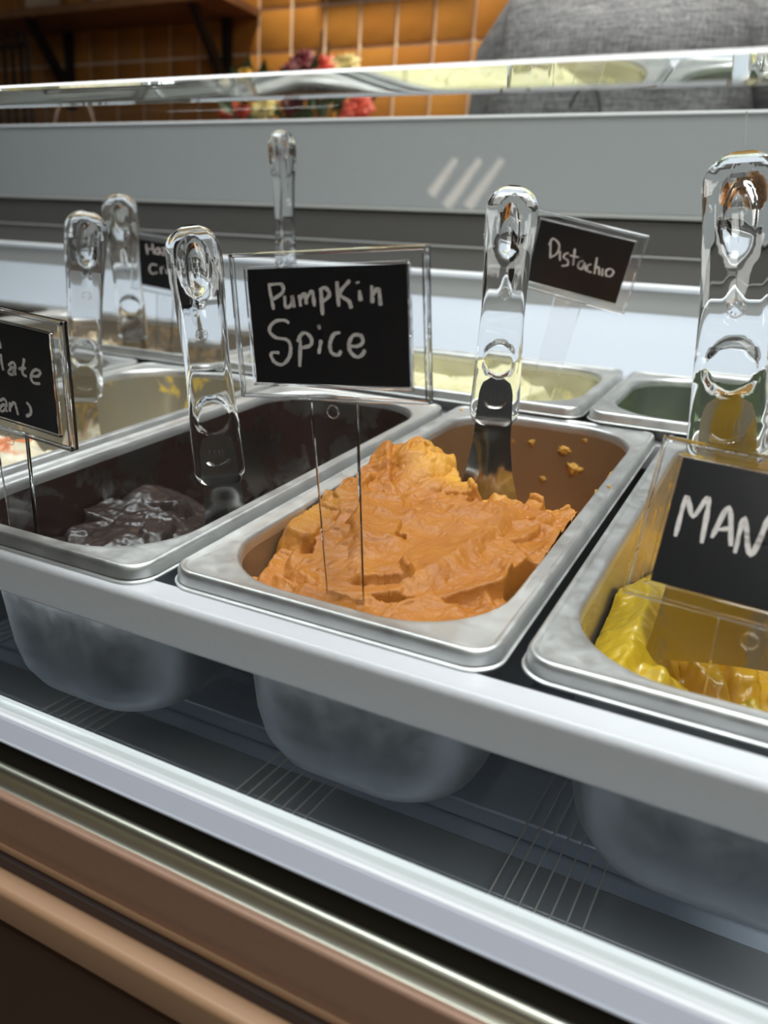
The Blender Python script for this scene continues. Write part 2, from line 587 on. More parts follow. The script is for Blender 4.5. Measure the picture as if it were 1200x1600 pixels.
def vnoise(x, y, s, seed):
    """smooth value noise in [-1,1]"""
    rs = np.random.RandomState(seed)
    g = rs.rand(256, 256) * 2 - 1
    X, Y = x * s + 37.3 + seed * 1.7, y * s + 11.9 + seed * .9
    xi, yi = np.floor(X).astype(int), np.floor(Y).astype(int)
    xf, yf = X - xi, Y - yi
    u, v = xf * xf * xf * (xf * (xf * 6 - 15) + 10), yf * yf * yf * (yf * (yf * 6 - 15) + 10)
    a, b = g[xi % 256, yi % 256], g[(xi + 1) % 256, yi % 256]
    c, d = g[xi % 256, (yi + 1) % 256], g[(xi + 1) % 256, (yi + 1) % 256]
    return (a * (1 - u) + b * u) * (1 - v) + (c * (1 - u) + d * u) * v


def fbm(x, y, s, seed, o=4, gain=.5):
    r, a, t = 0, 1., 0.
    for i in range(o):
        r = r + a * vnoise(x, y, s * 2 ** i, seed + i * 13)
        t += a
        a *= gain
    return r / t


def ridged(x, y, s, seed, o=3):
    r, a, t = 0, 1., 0.
    for i in range(o):
        r = r + a * (1 - np.abs(vnoise(x, y, s * 2 ** i, seed + i * 7)) * 2)
        t += a
        a *= .5
    return r / t


def sst(a, b, x):
    t = np.clip((x - a) / (b - a + 1e-12), 0, 1)
    return t * t * (3 - 2 * t)


def stroke(H, Xw, Yw, cx, cy, ang, L, Wd, z0, tl=0., tw=0., dish=.0, lip=.0, steep=3.0, k=.0007):
    """one push of the spatula: a dished sheet with a broken, cliff-like rim laid over what is there"""
    c, s = math.cos(math.radians(ang)), math.sin(math.radians(ang))
    u = c * (Xw - cx) + s * (Yw - cy)
    v = -s * (Xw - cx) + c * (Yw - cy)
    a, b = u / (L / 2), v / (Wd / 2)
    d = (np.abs(a) ** 3 + np.abs(b) ** 3) ** (1 / 3.)
    z = z0 + tl * u + tw * v - dish * (1 - np.clip(b * b, 0, 1)) + lip * np.exp(-((a - .86) / .13) ** 2) * (d < 1.3)
    z = z - np.maximum(d - 1, 0) * (Wd / 2) * steep
    m = np.maximum(H, z)
    h = np.maximum(k - np.abs(H - z), 0) / k
    return m + h * h * k * .25


def gelato(name, label, mat, w, d, x, y, lift, heightf, nx=150, ny=330, inset=.0150, rc=.0455, tonef=None, group=None, over=0.0006):
    s = np.linspace(-1, 1, nx)
    t = np.linspace(0, 1, ny)
    Y = inset + t * (d - 2 * inset)
    hw = np.full(ny, w / 2 - inset)
    yy0 = np.clip((inset + rc) - Y, 0, rc)
    yy1 = np.clip(Y - (d - inset - rc), 0, rc)
    yy = np.maximum(yy0, yy1)
    hw = hw - (rc - np.sqrt(np.maximum(rc * rc - yy * yy, 0)))
    hw = np.maximum(hw, .004)
    X = w / 2 + s[:, None] * hw[None, :]
    YY = np.repeat(Y[None, :], nx, 0)
    H = heightf(X, YY)
    # the basin narrows downwards: pull the sheet in with depth
    dep = np.clip(-H, 0, .12)
    sh = 1 - dep * .075 / (w / 2)
    Xs = w / 2 + (X - w / 2) * sh
    # small overhangs: push steep rims outwards
    gx = np.gradient(H, axis=0) / np.maximum(np.gradient(X, axis=0), 1e-5)
    gy = np.gradient(H, axis=1) / np.gradient(YY, axis=1)
    g = np.sqrt(gx * gx + gy * gy) + 1e-6
    push = np.clip(g - .5, 0, 2.2) * over
    edge = np.minimum(1, (1 - np.abs(s))[:, None] * 12) * np.minimum(1, np.minimum(t, 1 - t)[None, :] * 14)
    Xs = Xs + gx / g * push * edge * -1.0 * np.sin(np.clip(g, 0, 3))
    Ys = YY + gy / g * push * edge * -1.0 * np.sin(np.clip(g, 0, 3))
    verts = np.stack([Xs.ravel(), Ys.ravel(), H.ravel()], 1)
    ii = np.arange(nx - 1)[:, None] * ny + np.arange(ny - 1)[None, :]
    quads = np.stack([ii, ii + ny, ii + ny + 1, ii + 1], -1).reshape(-1, 4)
    me = bpy.data.meshes.new(name)
    me.vertices.add(len(verts))
    me.vertices.foreach_set('co', verts.ravel())
    me.loops.add(len(quads) * 4)
    me.loops.foreach_set('vertex_index', quads.ravel())
    me.polygons.add(len(quads))
    me.polygons.foreach_set('loop_start', np.arange(len(quads)) * 4)
    me.polygons.foreach_set('loop_total', np.full(len(quads), 4))
    me.polygons.foreach_set('use_smooth', [True] * len(quads))
    me.update()
    me.validate()
    if tonef is not None:
        at = me.attributes.new('tone', 'FLOAT', 'POINT')
        at.data.foreach_set('value', tonef(X, YY, H).ravel().astype(np.float32))
    me.materials.append(mat)
    o = bpy.data.objects.new(name, me)
    COL.objects.link(o)
    o.matrix_world = Matrix.Translation(W(x, y, lift)) @ Matrix.Rotation(TILT, 4, 'X')
    tag(o, label, 'gelato', group)
    return o


def tone_mat(m, c_y):
    """blend towards a fresher colour where the 'tone' attribute says so"""
    nt = m.node_tree
    p = nt.nodes['Principled BSDF']
    src = p.inputs['Base Color'].links[0].from_socket
    at = nt.nodes.new('ShaderNodeAttribute')
    at.attribute_name = 'tone'
    mx = nt.nodes.new('ShaderNodeMix')
    mx.data_type = 'RGBA'
    nt.links.new(at.outputs['Fac'], mx.inputs[0])
    nt.links.new(src, mx.inputs[6])
    mx.inputs[7].default_value = tuple(c_y) + (1,)
    nt.links.new(mx.outputs[2], p.inputs['Base Color'])
    return m


def saw(t, drop=.16):
    """lapped layers: slow rise, sudden fall"""
    f = t - np.floor(t)
    return np.where(f < 1 - drop, f / (1 - drop), (1 - f) / drop)


def h_pumpkin(X, Y):
    wx = X + .0060 * fbm(X, Y, 28, 3, 3) + .0016 * fbm(X, Y, 130, 5, 3)
    wy = Y + .0060 * fbm(X, Y, 28, 23, 3) + .0016 * fbm(X, Y, 130, 25, 3)
    b = -.0125 + .0115 * sst(.05, .13, Y) - .002 * sst(.085, .15, X) * (1 - sst(.10, .17, Y))
    b = b + .014 * np.exp(-((X - .036) / .028) ** 2 - ((Y - .195) / .020) ** 2)
    b = b - .006 * sst(.070, .095, X) * sst(.15, .18, Y)
    b = b - .022 * (1 - sst(.020, .036, wx)) * (1 - sst(.06, .10, Y))
    b = b - .005 * (1 - sst(.016, .026, wy))
    # broad swells and lapped folds whose direction wanders
    H = b + .0044 * fbm(X, Y, 26, 60, 2)
    calm = np.exp(-((X - .097) / .030) ** 2 - ((Y - .105) / .045) ** 2) * .85
    t1 = (wx * .35 + wy * .94) / .030 + 1.1 * fbm(X, Y, 20, 31, 2)
    t2 = (wx * .90 - wy * .45) / .026 + 1.3 * fbm(X, Y, 24, 35, 2)
    H = H + (.0050 * saw(t1) + .0030 * saw(t2, .26) * sst(.12, .07, X) - .004) * (1 - calm)
    H = H + .0030 * ridged(wx, wy, 60, 61) * (1 - .8 * calm) * (.4 + .6 * sst(-.2, .3, fbm(X, Y, 30, 66, 2)))
    R = np.random.RandomState(8)
    for i in range(60):
        cx, cy = R.uniform(.020, .150), R.uniform(.02, .20)
        if (.066 < cx < .140 and .050 < cy < .155) or (.055 < cx < .10 and .03 < cy < .08):
            continue
        base = -.014 + .014 * float(sst(.05, .13, cy)) - .010 * float(sst(.085, .15, cx)) * (1 - float(sst(.10, .17, cy)))
        if cx < .04 and cy < .08:
            base -= .006
        if cx > .075 and cy > .15:
            base -= .007
        base += .014 * math.exp(-((cx - .036) / .028) ** 2 - ((cy - .195) / .020) ** 2)
        H = stroke(H, wx, wy, cx, cy, R.uniform(0, 180), R.uniform(.010, .024), R.uniform(.006, .012), base + R.uniform(-.0005, .004),
                   R.uniform(-.4, .4), R.uniform(-.4, .4), .0006, R.uniform(0, .002), R.uniform(1.2, 3))
    S = lambda *a, **k: stroke(H, wx, wy, *a, **k)
    H = S(.090, .110, 80, .100, .052, -.0018, .07, -.05, .0030, .0015, steep=.9)          # the big smooth sheet
    H = S(.074, .060, 60, .050, .044, -.0090, .10, .02, .0016, .0010, steep=1.2)          # flat face behind the sign stick
    H = S(.056, .112, 108, .052, .022, .0010, .05, .12, .0016, .0020, steep=1.5)
    H = S(.116, .146, 70, .056, .044, -.0035, .02, -.05, .0022, .0022, steep=1.6)         # right sheet
    H = S(.136, .138, 66, .066, .030, -.0065, .03, -.06, .0015, .002, steep=2.5)
    H = S(.126, .078, 60, .048, .020, -.0075, .16, -.10, .0015, .0025, steep=3.2)         # lifted tongue right front
    H = S(.130, .052, 35, .034, .016, -.0160, .12, -.1, .001, .002, steep=3.5)
    H = S(.100, .034, 14, .080, .026, -.0120, -.03, .10, .0018, .0015, steep=1.6)         # front sheet
    H = S(.086, .060, 28, .026, .007, -.0042, .15, .1, .0, .003, steep=3.5)               # curl in the middle
    H = S(.046, .070, 80, .044, .018, -.0065, .08, .18, .001, .0025, steep=2.6)
    H = S(.036, .046, 104, .034, .018, -.0125, .08, .22, .001, .0025, steep=2.6)
    H = S(.027, .094, 85, .036, .014, -.0020, .05, .22, .0, .0025, steep=3)
    H = S(.036, .197, 20, .032, .013, .0110, .10, .15, .0, .003, steep=4)                 # heap at the back
    H = S(.046, .192, 100, .018, .010, .0125, .30, .0, .0, .003, steep=4)
    H = S(.027, .188, 70, .026, .011, .0075, .20, .0, .0, .003, steep=4)
    H = S(.080, .172, 10, .018, .011, .0020, .12, .1, .0, .003, steep=4)                  # pale crumb in front of the blade
    H = S(.126, .172, 80, .016, .010, -.0020, .20, .1, .0, .003, steep=4)
    H = S(.143, .172, 60, .030, .014, -.0070, .10, .1, .0, .002, steep=4)

    def hollow(cx, cy, ax, ay, ang, z, sharp=.45):
        c, s = math.cos(math.radians(ang)), math.sin(math.radians(ang))
        u = (c * (wx - cx) + s * (wy - cy)) / ax
        v = (-s * (wx - cx) + c * (wy - cy)) / ay
        m = 1 - sst(1 - sharp, 1, np.sqrt(u * u + v * v))
        return H * (1 - m) + np.minimum(H, z) * m
    H = hollow(.1505, .092, .012, .021, 10, -.046)
    H = hollow(.096, .046, .013, .0042, 15, -.030)
    H = hollow(.076, .098, .0050, .0040, 0, -.010)
    H = hollow(.092, .160, .0060, .0045, 0, -.010)
    H = hollow(.036, .068, .0040, .0100, 20, -.018)
    # the far end has been scooped out
    yb = .212 - .030 * sst(.055, .080, X) + .004 * fbm(X, Y, 60, 71)
    H = H - np.clip(Y - yb, 0, 1) * 3.2
    H = np.maximum(H, -.098 + .004 * fbm(X, Y, 30, 8))
    rough = .2 + .8 * (1 - calm)
    H = H + .0008 * (.35 + .65 * rough) * ridged(wx, wy, 120, 88) + .00060 * rough * fbm(wx, wy, 260, 91, 3) + .00016 * fbm(X, Y, 900, 95, 2)
    return H


def tone_pumpkin(X, Y, H):
    t = .75 * np.exp(-((X - .083) / .014) ** 2 - ((Y - .180) / .010) ** 2) + .55 * np.exp(-((X - .055) / .018) ** 2 - ((Y - .194) / .02) ** 2)
    t = t + .35 * np.exp(-((X - .022) / .010) ** 2 - ((Y - .100) / .03) ** 2)
    t = t + .18 * sst(-.2, .5, fbm(X, Y, 35, 44)) * sst(.13, .19, Y) + .3 * sst(.165, .19, Y) * (X > .10)
    return np.clip(t, 0, .9)


PUMPKIN = tone_mat(gelato_mat('pumpkin_gelato', (.42, .138, .014), (.50, .185, .019), .38, .10, ((.30, .10, .03), 1500, .70), bstr=.6, wet=.08), (.80, .42, .05))
PUMPKIN.node_tree.nodes['Principled BSDF'].inputs['Specular IOR Level'].default_value = .45
gelato('pumpkin_gelato', 'thick orange-brown pumpkin gelato with spatula folds, filling the centre pan', PUMPKIN, PW, PD, 0, 0, 0, h_pumpkin, 230, 560, tonef=tone_pumpkin)


def generic(base, seed, nfl, zr, region, sizes=(.012, .03), amp=.003, sc=45, bump_=.0006):
    def f(X, Y):
        wx = X + .003 * fbm(X, Y, 55, seed) + .0008 * fbm(X, Y, 240, seed + 3)
        wy = Y + .003 * fbm(X, Y, 55, seed + 9) + .0008 * fbm(X, Y, 240, seed + 5)
        H = base(X, Y) + amp * ridged(wx, wy, sc, seed + 2)
        R = np.random.RandomState(seed)
        for i in range(nfl):
            cx, cy = R.uniform(*region[0]), R.uniform(*region[1])
            b = float(base(np.array([[cx]]), np.array([[cy]]))[0, 0])
            L = R.uniform(*sizes)
            H = stroke(H, wx, wy, cx, cy, R.uniform(0, 180), L, L * R.uniform(.4, .7), b + R.uniform(*zr), R.uniform(-.25, .25), R.uniform(-.25, .25), .001, R.uniform(0, .003), R.uniform(1.5, 4))
        return H + bump_ * fbm(wx, wy, 320, seed + 31, 3)
    return f


# dark chocolate: a low, glossy mound near the front
def b_choc(X, Y):
    return (-.051 + .019 * np.exp(-((X - .070) / .050) ** 2 - ((Y - .085) / .050) ** 2) + .012 * np.exp(-((X - .12) / .03) ** 2 - ((Y - .135) / .02) ** 2)
            - .035 * sst(.175, .215, Y) + .020 * np.exp(-((X - .03) / .02) ** 2 - ((Y - .15) / .03) ** 2))


CHOC = gelato_mat('dark_chocolate_gelato', (.016, .009, .008), (.040, .024, .020), .34, .05, None, 500, .3, (.001, .0006, .0004), .3)
gelato('chocolate_gelato', 'dark brown chocolate gelato, low glossy mound left of the orange gelato', CHOC, PW, PD, -.170, -.0099, 0, generic(b_choc, 17, 26, (.001, .005), ((.02, .145), (.03, .17)), (.016, .045), .0022, 40), 130, 280, inset=.0158)


def b_cream(X, Y):
    return -.085 + .062 * np.exp(-((X - .055) / .055) ** 2 - ((Y - .150) / .060) ** 2) + .02 * (1 - sst(.05, .15, Y))


CREAM = tone_mat(gelato_mat('cream_gelato', (.80, .70, .48), (.86, .79, .62), .4, .3), (.78, .20, .04))
gelato('cream_gelato', 'white cream gelato streaked with red strawberry sauce, seen past the leftmost sign', CREAM, PW, PD, -.340, -.006, 0, generic(b_cream, 29, 22, (.002, .008), ((.02, .145), (.03, .22)), (.02, .05)), 100, 220, inset=.0158,
       tonef=lambda X, Y, H: np.clip(sst(.18, .42, fbm(X, Y, 38, 77)), 0, 1) * .9)
PALE = gelato_mat('pale_gelato', (.75, .68, .55), (.80, .74, .62))
gelato('pale_gelato', 'pale gelato hidden behind the leftmost sign', PALE, PW, PD, -.510, -.003, 0, generic(lambda X, Y: -.05 + 0 * X, 31, 14, (.002, .01), ((.02, .14), (.03, .33)), (.03, .06)), 60, 120, inset=.0158)


# mango: scraped nearly empty, a slab left on the near wall
def h_mango(X, Y):
    wx = X + .004 * fbm(X, Y, 40, 41) + .0008 * fbm(X, Y, 240, 43)
    wy = Y + .004 * fbm(X, Y, 40, 47) + .0008 * fbm(X, Y, 240, 49)
    H = -.056 + .012 * (1 - sst(.03, .10, Y)) - .014 * sst(.12, .22, Y) + .0016 * ridged(wx, wy, 30, 42) + .0015 * fbm(X, Y, 40, 48, 2)
    S = lambda *a, **k: stroke(H, wx, wy, *a, **k)
    H = S(.022, .075, 88, .110, .022, -.026, .12, -.55, .001, .002, steep=2.2)     # slab up the left wall
    H = S(.031, .046, 66, .050, .026, -.032, .22, -.25, .002, .002, steep=2.2)
    H = S(.038, .028, 24, .030, .011, -.030, .1, .1, 0, .002, steep=3)
    H = S(.085, .062, 16, .100, .036, -.0445, .04, .0, .001, .001, steep=1)
    H = S(.085, .026, 8, .110, .022, -.030, .0, -.12, .001, .001, steep=1.5)
    H = S(.078, .036, 25, .024, .011, -.022, .1, .1, 0, .003, steep=3)
    H = S(.094, .030, -10, .022, .011, -.022, .1, .1, 0, .003, steep=3)
    H = S(.066, .100, 120, .018, .008, -.040, .2, .1, 0, .003, steep=3)
    H = S(.080, .118, 100, .026, .010, -.040, .2, .1, 0, .003, steep=3)
    return H + .0009 * ridged(wx, wy, 80, 58) + .0005 * fbm(wx, wy, 300, 51, 3)


MANGO = tone_mat(gelato_mat('mango_gelato', (.52, .27, .006), (.62, .35, .010), .18, .10, None, 500, .35, (.006, .004, .001), .8), (.66, .45, .022))
gelato('mango_gelato', 'glossy yellow mango gelato scraped low with lumps on the near wall, right edge', MANGO, PW, PD, .170, .0061, 0, h_mango, 170, 360, inset=.0150,
       tonef=lambda X, Y, H: np.clip(sst(-.046, -.028, H) * .9 * (X < .06) + .9 * sst(-.040, -.030, H) * (X > .06), 0, .9))


# back row
def b_pist(X, Y):
    return -.010 - .010 * np.exp(-((X - .18) / .03) ** 2) - .055 * sst(.262, .345, X) - .012 * sst(.10, .17, Y) + 0 * Y


PIST = gelato_mat('pistachio_gelato', (.74, .68, .38), (.82, .77, .50), .45, .3, ((.45, .42, .15), 120, .70))
gelato('pistachio_gelato', 'pale yellow-green gelato with ripples, in the back row under the Pistachio sign', PIST, BW, BD, -.2615, BY, BZ, generic(b_pist, 53, 30, (.001, .006), ((.03, .33), (.02, .16)), (.03, .07), .002, 40), 260, 130, inset=.0150)


def b_haz(X, Y):
    return -.050 + .018 * fbm(X, Y, 22, 12, 2) + 0 * Y


HAZ = tone_mat(gelato_mat('hazelnut_gelato', (.20, .135, .070), (.40, .31, .19), .5, .1, None, 400, .6), (.72, .60, .40))
gelato('hazelnut_gelato', 'crumbly brown and cream hazelnut gelato remains, back row at left', HAZ, BW, BD, -.630, BY, BZ, generic(b_haz, 61, 60, (-.004, .010), ((.03, .34), (.02, .16)), (.010, .028), .010, 60), 220, 110, inset=.0158,
       tonef=lambda X, Y, H: np.clip(sst(.1, .35, fbm(X, Y, 70, 79)), 0, 1) * .8)
GREEN = gelato_mat('dark_green_gelato', (.10, .15, .07), (.22, .29, .15), .4, .1)
gelato('green_gelato', 'dark green gelato remains low in the back-row pan at right', GREEN, BW, BD, .1065, BY, BZ, generic(lambda X, Y: -.065 + .03 * np.exp(-((X - .12) / .06) ** 2) + 0 * Y, 67, 24, (.001, .01), ((.03, .34), (.02, .16)), (.015, .035), .006, 50), 150, 80, inset=.0158)
gelato('dark_gelato', 'dark brown gelato in the farthest back-row pan at left', CHOC, BW, BD, -.999, BY, BZ, generic(lambda X, Y: -.03 + 0 * X, 71, 20, (.001, .01), ((.03, .34), (.02, .16)), (.02, .05), .004, 50), 100, 60, inset=.0158)


# crumbs stuck on the pan walls and rims
def crumb(bm, c, r, rs, flat=None):
    n0 = len(bm.verts)
    m = bmesh.ops.create_icosphere(bm, subdivisions=3 if flat else 2, radius=1.0)
    for v in m['verts']:
        p = v.co.copy()
        k = 1 + (.9 if flat else .35) * mnoise.noise(p * 1.7 + Vector((rs, rs * 2, 0))) + (.6 if flat else .18) * mnoise.noise(p * 4 + Vector((rs, 0, 3)))
        q = Vector((p.x * r[0], p.y * r[1], p.z * r[2])) * k
        v.co = c + q


CR = gelato_mat('crumb_orange', (.56, .27, .035), (.66, .38, .07), .6, .1, wet=0)
wallx = lambda h: .0134 + (-h) * .066
spots = [
    # x on the rear wall, or y on a side wall; depth; size
    (.070, 'b', -.020, .0024), (.097, 'b', -.022, .0038), (.106, 'b', -.036, .0052), (.112, 'b', -.012, .0018), (.048, 'b', -.014, .0026),
    (.082, 'b', -.048, .0022), (.124, 'b', -.040, .0018), (.036, 'b', -.032, .0024),
    ('r', .272, -.012, .0055), ('r', .225, -.010, .0050), ('r', .250, -.028, .0022), ('r', .298, -.016, .0030), ('l', .262, -.012, .0030),
]
for i, (a, b, h, r) in enumerate(spots):
    bm = bmesh.new()
    if b == 'b':
        c = Vector((a, PD - wallx(h), h)); rr = (r, r * .35, r * .8)
    elif a == 'r':
        c = Vector((PW - wallx(h), b, h)); rr = (r * .35, r, r * .8)
    else:
        c = Vector((wallx(h), b, h)); rr = (r * .35, r, r * .8)
    crumb(bm, Vector((0, 0, 0)), rr, i * 1.3, True)
    for v in bm.verts:
        v.co = W(*(c + v.co)) - W(*c)
    me = bpy.data.meshes.new('gelato_crumb')
    bm.to_mesh(me); bm.free()
    me.materials.append(CR)
    me.polygons.foreach_set('use_smooth', [True] * len(me.polygons))
    o = bpy.data.objects.new('gelato_crumb', me)
    COL.objects.link(o)
    o.location = W(*c)
    NTH = ['first', 'second', 'third', 'fourth', 'fifth', 'sixth', 'seventh', 'eighth']
    if b == 'b':
        k = sorted(q[0] for q in spots if q[1] == 'b').index(a)
        lab, wh = 'orange crumb stuck to the rear wall of the centre pan, %s from the left' % NTH[k], 'rear'
    elif a == 'r':
        k = sorted(q[1] for q in spots if q[0] == 'r').index(b)
        lab, wh = 'orange crumb stuck to the right wall of the centre pan, %s from the front' % NTH[k], 'right'
    else:
        lab, wh = 'orange crumb stuck to the left wall of the centre pan', 'left'
    tag(o, lab, 'gelato crumb', 'gelato crumbs on the walls of the centre pan')
for i, (x, y, r) in enumerate([(.026, .3655, .0022), (.0085, .352, .0014), (.158, .225, .0012), (.050, .364, .0010)]):
    bm = bmesh.new()
    crumb(bm, Vector((0, 0, 0)), (r, r, r * .6), i * 2.3 + 9)
    me = bpy.data.meshes.new('gelato_crumb')
    bm.to_mesh(me); bm.free()
    me.materials.append(CR)
    o = bpy.data.objects.new('gelato_crumb', me)
    COL.objects.link(o)
    o.location = W(x, y, r * .3 - .001)
    tag(o, ['orange crumb on the rear left corner rim of the centre pan, the larger one', 'tiny orange crumb left of the larger one on the rear left rim', 'tiny orange crumb on the right-hand rim of the centre pan', 'tiny orange crumb right of the larger one on the rear rim'][i], 'gelato crumb', 'gelato crumbs on the rim of the centre pan')

# ================================================================== SPATULAS
def spatula_parts(L=.155, blade=.095, parent=None, bw=1.0, blade_mat=None):
    """handle along +z from 0 (collar) to L (head); front face towards -y"""
    def hw(z):   # half width
        k = np.interp(z, [0, .010, .030, .070, .105, .125, L], [.0150, .0158, .0152, .0138, .0148, .0162, .0164])
        rb, rt = .0090, .0160
        if z < rb:
            k *= math.sqrt(max(1e-4, 1 - ((rb - z) / rb) ** 2)) * .45 + .55 if z > 0 else .55
        if z > L - rt:
            k *= math.sqrt(max(0, 1 - ((z - (L - rt)) / rt) ** 2))
        return k
    def ht(z):   # half thickness
        k = np.interp(z, [0, .02, .07, .11, .135, L], [.0046, .0050, .0042, .0058, .0078, .0070])
        if z > L - .010:
            k *= math.sqrt(max(.0, 1 - ((z - (L - .010)) / .010) ** 2)) * .9 + .1
        if z < .005:
            k *= .6 + .4 * z / .005
        return k
    n = 56
    zs = [L * (1 - math.cos(PI * i / 40)) / 2 for i in range(41)]
    zs = sorted(set([round(v, 6) for v in zs + list(np.linspace(.02, .06, 22)) + list(np.linspace(.10, .15, 26))]))
    vs, fs = [], []
    for z in zs:
        w, t = max(hw(z), .0004), max(ht(z), .0004)
        rc = min(.0034, w * .45, t * .85)
        sec = []
        for k in range(24):                       # flat front
            sec.append((-(w - rc) + 2 * (w - rc) * k / 23, -t))
        for k in range(1, 6):
            q = -PI / 2 + PI / 2 * k / 6
            sec.append((w - rc + rc * math.cos(q), -(t - rc) + rc * math.sin(q)))
        sec.append((w, -(t - rc)))
        sec.append((w, t - rc))
        for k in range(1, 6):
            q = PI / 2 * k / 6
            sec.append((w - rc + rc * math.cos(q), t - rc + rc * math.sin(q)))
        half = len(sec)
        for k in range(24):
            sec.append(((w - rc) - 2 * (w - rc) * k / 23, t))
        for k in range(1, 6):
            q = PI / 2 + PI / 2 * k / 6
            sec.append((-(w - rc) + rc * math.cos(q), t - rc + rc * math.sin(q)))
        sec.append((-w, t - rc))
        sec.append((-w, -(t - rc)))
        for k in range(1, 6):
            q = PI + PI / 2 * k / 6
            sec.append((-(w - rc) + rc * math.cos(q), -(t - rc) + rc * math.sin(q)))
        n = len(sec)
        for x, y in sec:
            # thumb hollow in the head, finger disc low on the handle (front), shallow twin on the back
            d1 = math.sqrt((x / .0092) ** 2 + ((z - (L - .026)) / .0185) ** 2)
            d2 = math.sqrt((x / .0118) ** 2 + ((z - .042) / .0118) ** 2)
            f1 = max(0, 1 - d1 * d1)
            f2 = 1 - min(1, max(0, (d2 - .86) / .14))
            if y < 0:
                y += .0052 * f1 ** .8 + .0016 * f2
                tail = max(0, 1 - abs(x) / .0045) * max(0, 1 - abs(z - (L - .052)) / .014)
                y += .0016 * tail
            else:
                y -= .0026 * f1 ** .8 + .0010 * f2
            vs.append((x, y, z))
    m = len(zs)
    for i in range(m - 1):
        for k in range(n):
            l = (k + 1) % n
            fs.append((i * n + k, i * n + l, (i + 1) * n + l, (i + 1) * n + k))
    fs.append(tuple(range(n - 1, -1, -1)))
    fs.append(tuple((m - 1) * n + k for k in range(n)))
    h = mesh_obj('handle', vs, fs, ACRYLIC, parent)
    autosmooth(h, 60)
    # moulded relief: cone emblem, round dial, crescent
    yb = .0079
    mb = MB()
    zc = L - .026
    for dx, dz, r in ((-.0022, .004, .0021), (.0022, .004, .0021), (0, .0078, .0022)):
        mb.tube([(dx + r * math.cos(t), yb, zc + dz + r * math.sin(t)) for t in np.linspace(0, 2 * PI, 13)[:-1]], .00028, 6, closed=True)
    mb.tube([(-.0032, yb, zc + .002), (0, yb, zc - .011), (.0032, yb, zc + .002)], .0003, 6)
    emblem = mb.build('cone_emblem', ACRYLIC, h)
    mb = MB()
    yd = -.0062
    mb.tube([(.0036 * math.cos(t), yd, L - .067 + .0036 * math.sin(t)) for t in np.linspace(0, 2 * PI, 21)[:-1]], .0004, 6, closed=True)
    for k in range(8):
        t = k * PI / 4
        mb.tube([(.0018 * math.cos(t), yd, L - .067 + .0018 * math.sin(t)), (.0028 * math.cos(t), yd, L - .067 + .0028 * math.sin(t))], .0003, 5)
    mb.build('moulded_dial', ACRYLIC, h)
    mb = MB()
    mb.tube([(.0075 * math.cos(t), -.0054, .0175 + .006 * math.sin(t)) for t in np.linspace(PI * 1.12, PI * 1.88, 12)], [.0002] + [.0007] * 10 + [.0002], 8)
    for dx in (-.004, -.001, .002, .004):
        mb.tube([(dx, -.0052, .0165), (dx, -.0052, .0215)], .00028, 5)
    mb.build('moulded_crescent', ACRYLIC, h)
    # steel blade: tang inside the collar, neck, flaring dished blade
    vs, fs = [], []
    zz = np.linspace(.031, -blade, 34)
    nx = 15
    for side in (0, 1):
        for z in zz:
            w = np.interp(-z, [-.031, -.028, -.022, 0, .010, .030, .050, .070, blade], [.0035, .0085, .0108, .0118, .0122, .0150, .0205, .0250, .0285])
            w = min(w, .0122 + (w - .0122) * bw) if w > .0122 else w
            dish = np.interp(-z, [-.03, 0, .02, .05, blade], [0, .0004, .0030, .0065, .0090])
            off = np.interp(-z, [-.03, .01, .04, blade], [0, 0, .0020, .0060])
            th = np.interp(-z, [-.03, .0, .02, blade], [.0012, .0014, .0010, .0007])
            for k in range(nx):
                u = -1 + 2 * k / (nx - 1)
                vs.append((u * w, dish * (1 - u * u) - off + (th / 2 if side else -th / 2), z))
    m = len(zz)
    N = m * nx
    for i in range(m - 1):
        for k in range(nx - 1):
            a = i * nx + k
            fs.append((a, a + nx, a + nx + 1, a + 1))
            fs.append((N + a, N + a + 1, N + a + nx + 1, N + a + nx))
    for i in range(m - 1):
        a, b = i * nx, i * nx + nx - 1
        fs.append((a, N + a, N + a + nx, a + nx))
        fs.append((b, b + nx, N + b + nx, N + b))
    for k in range(nx - 1):
        fs.append((k, k + 1, N + k + 1, N + k))
        a = (m - 1) * nx + k
        fs.append((a, N + a, N + a + 1, a + 1))
    b = mesh_obj('blade', vs, fs, blade_mat or BLADE, parent)
    autosmooth(b, 50)
    return h


BLADE = simple('polished_steel_blade', (.48, .48, .47), .12, 1.0)


def frame_rot(zaxis, facing, roll=0.):
    z = Vector(zaxis).normalized()
    f = Vector(facing)
    y = -(f - z * f.dot(z)).normalized()
    x = y.cross(z)
    m = Matrix((x, y, z)).transposed()
    return (m.to_quaternion() @ Matrix.Rotation(math.radians(roll), 3, 'Z').to_quaternion())


def spatula(B, T, label, roll=0., blade=.095, scale=1.0, face=None, bw=1.0, blade_mat=None):
    B, T = Vector(B), Vector(T)
    d = T - B
    q = frame_rot(d, face if face else (CAM_POS - B), roll)
    e = empty('gelato_spatula', B, q)
    e.scale = (scale,) * 3
    tag(e, label, 'spatula', 'clear-handled gelato spatulas standing in the pans')
    spatula_parts(d.length / scale, blade / scale, e, bw, blade_mat)
    return e


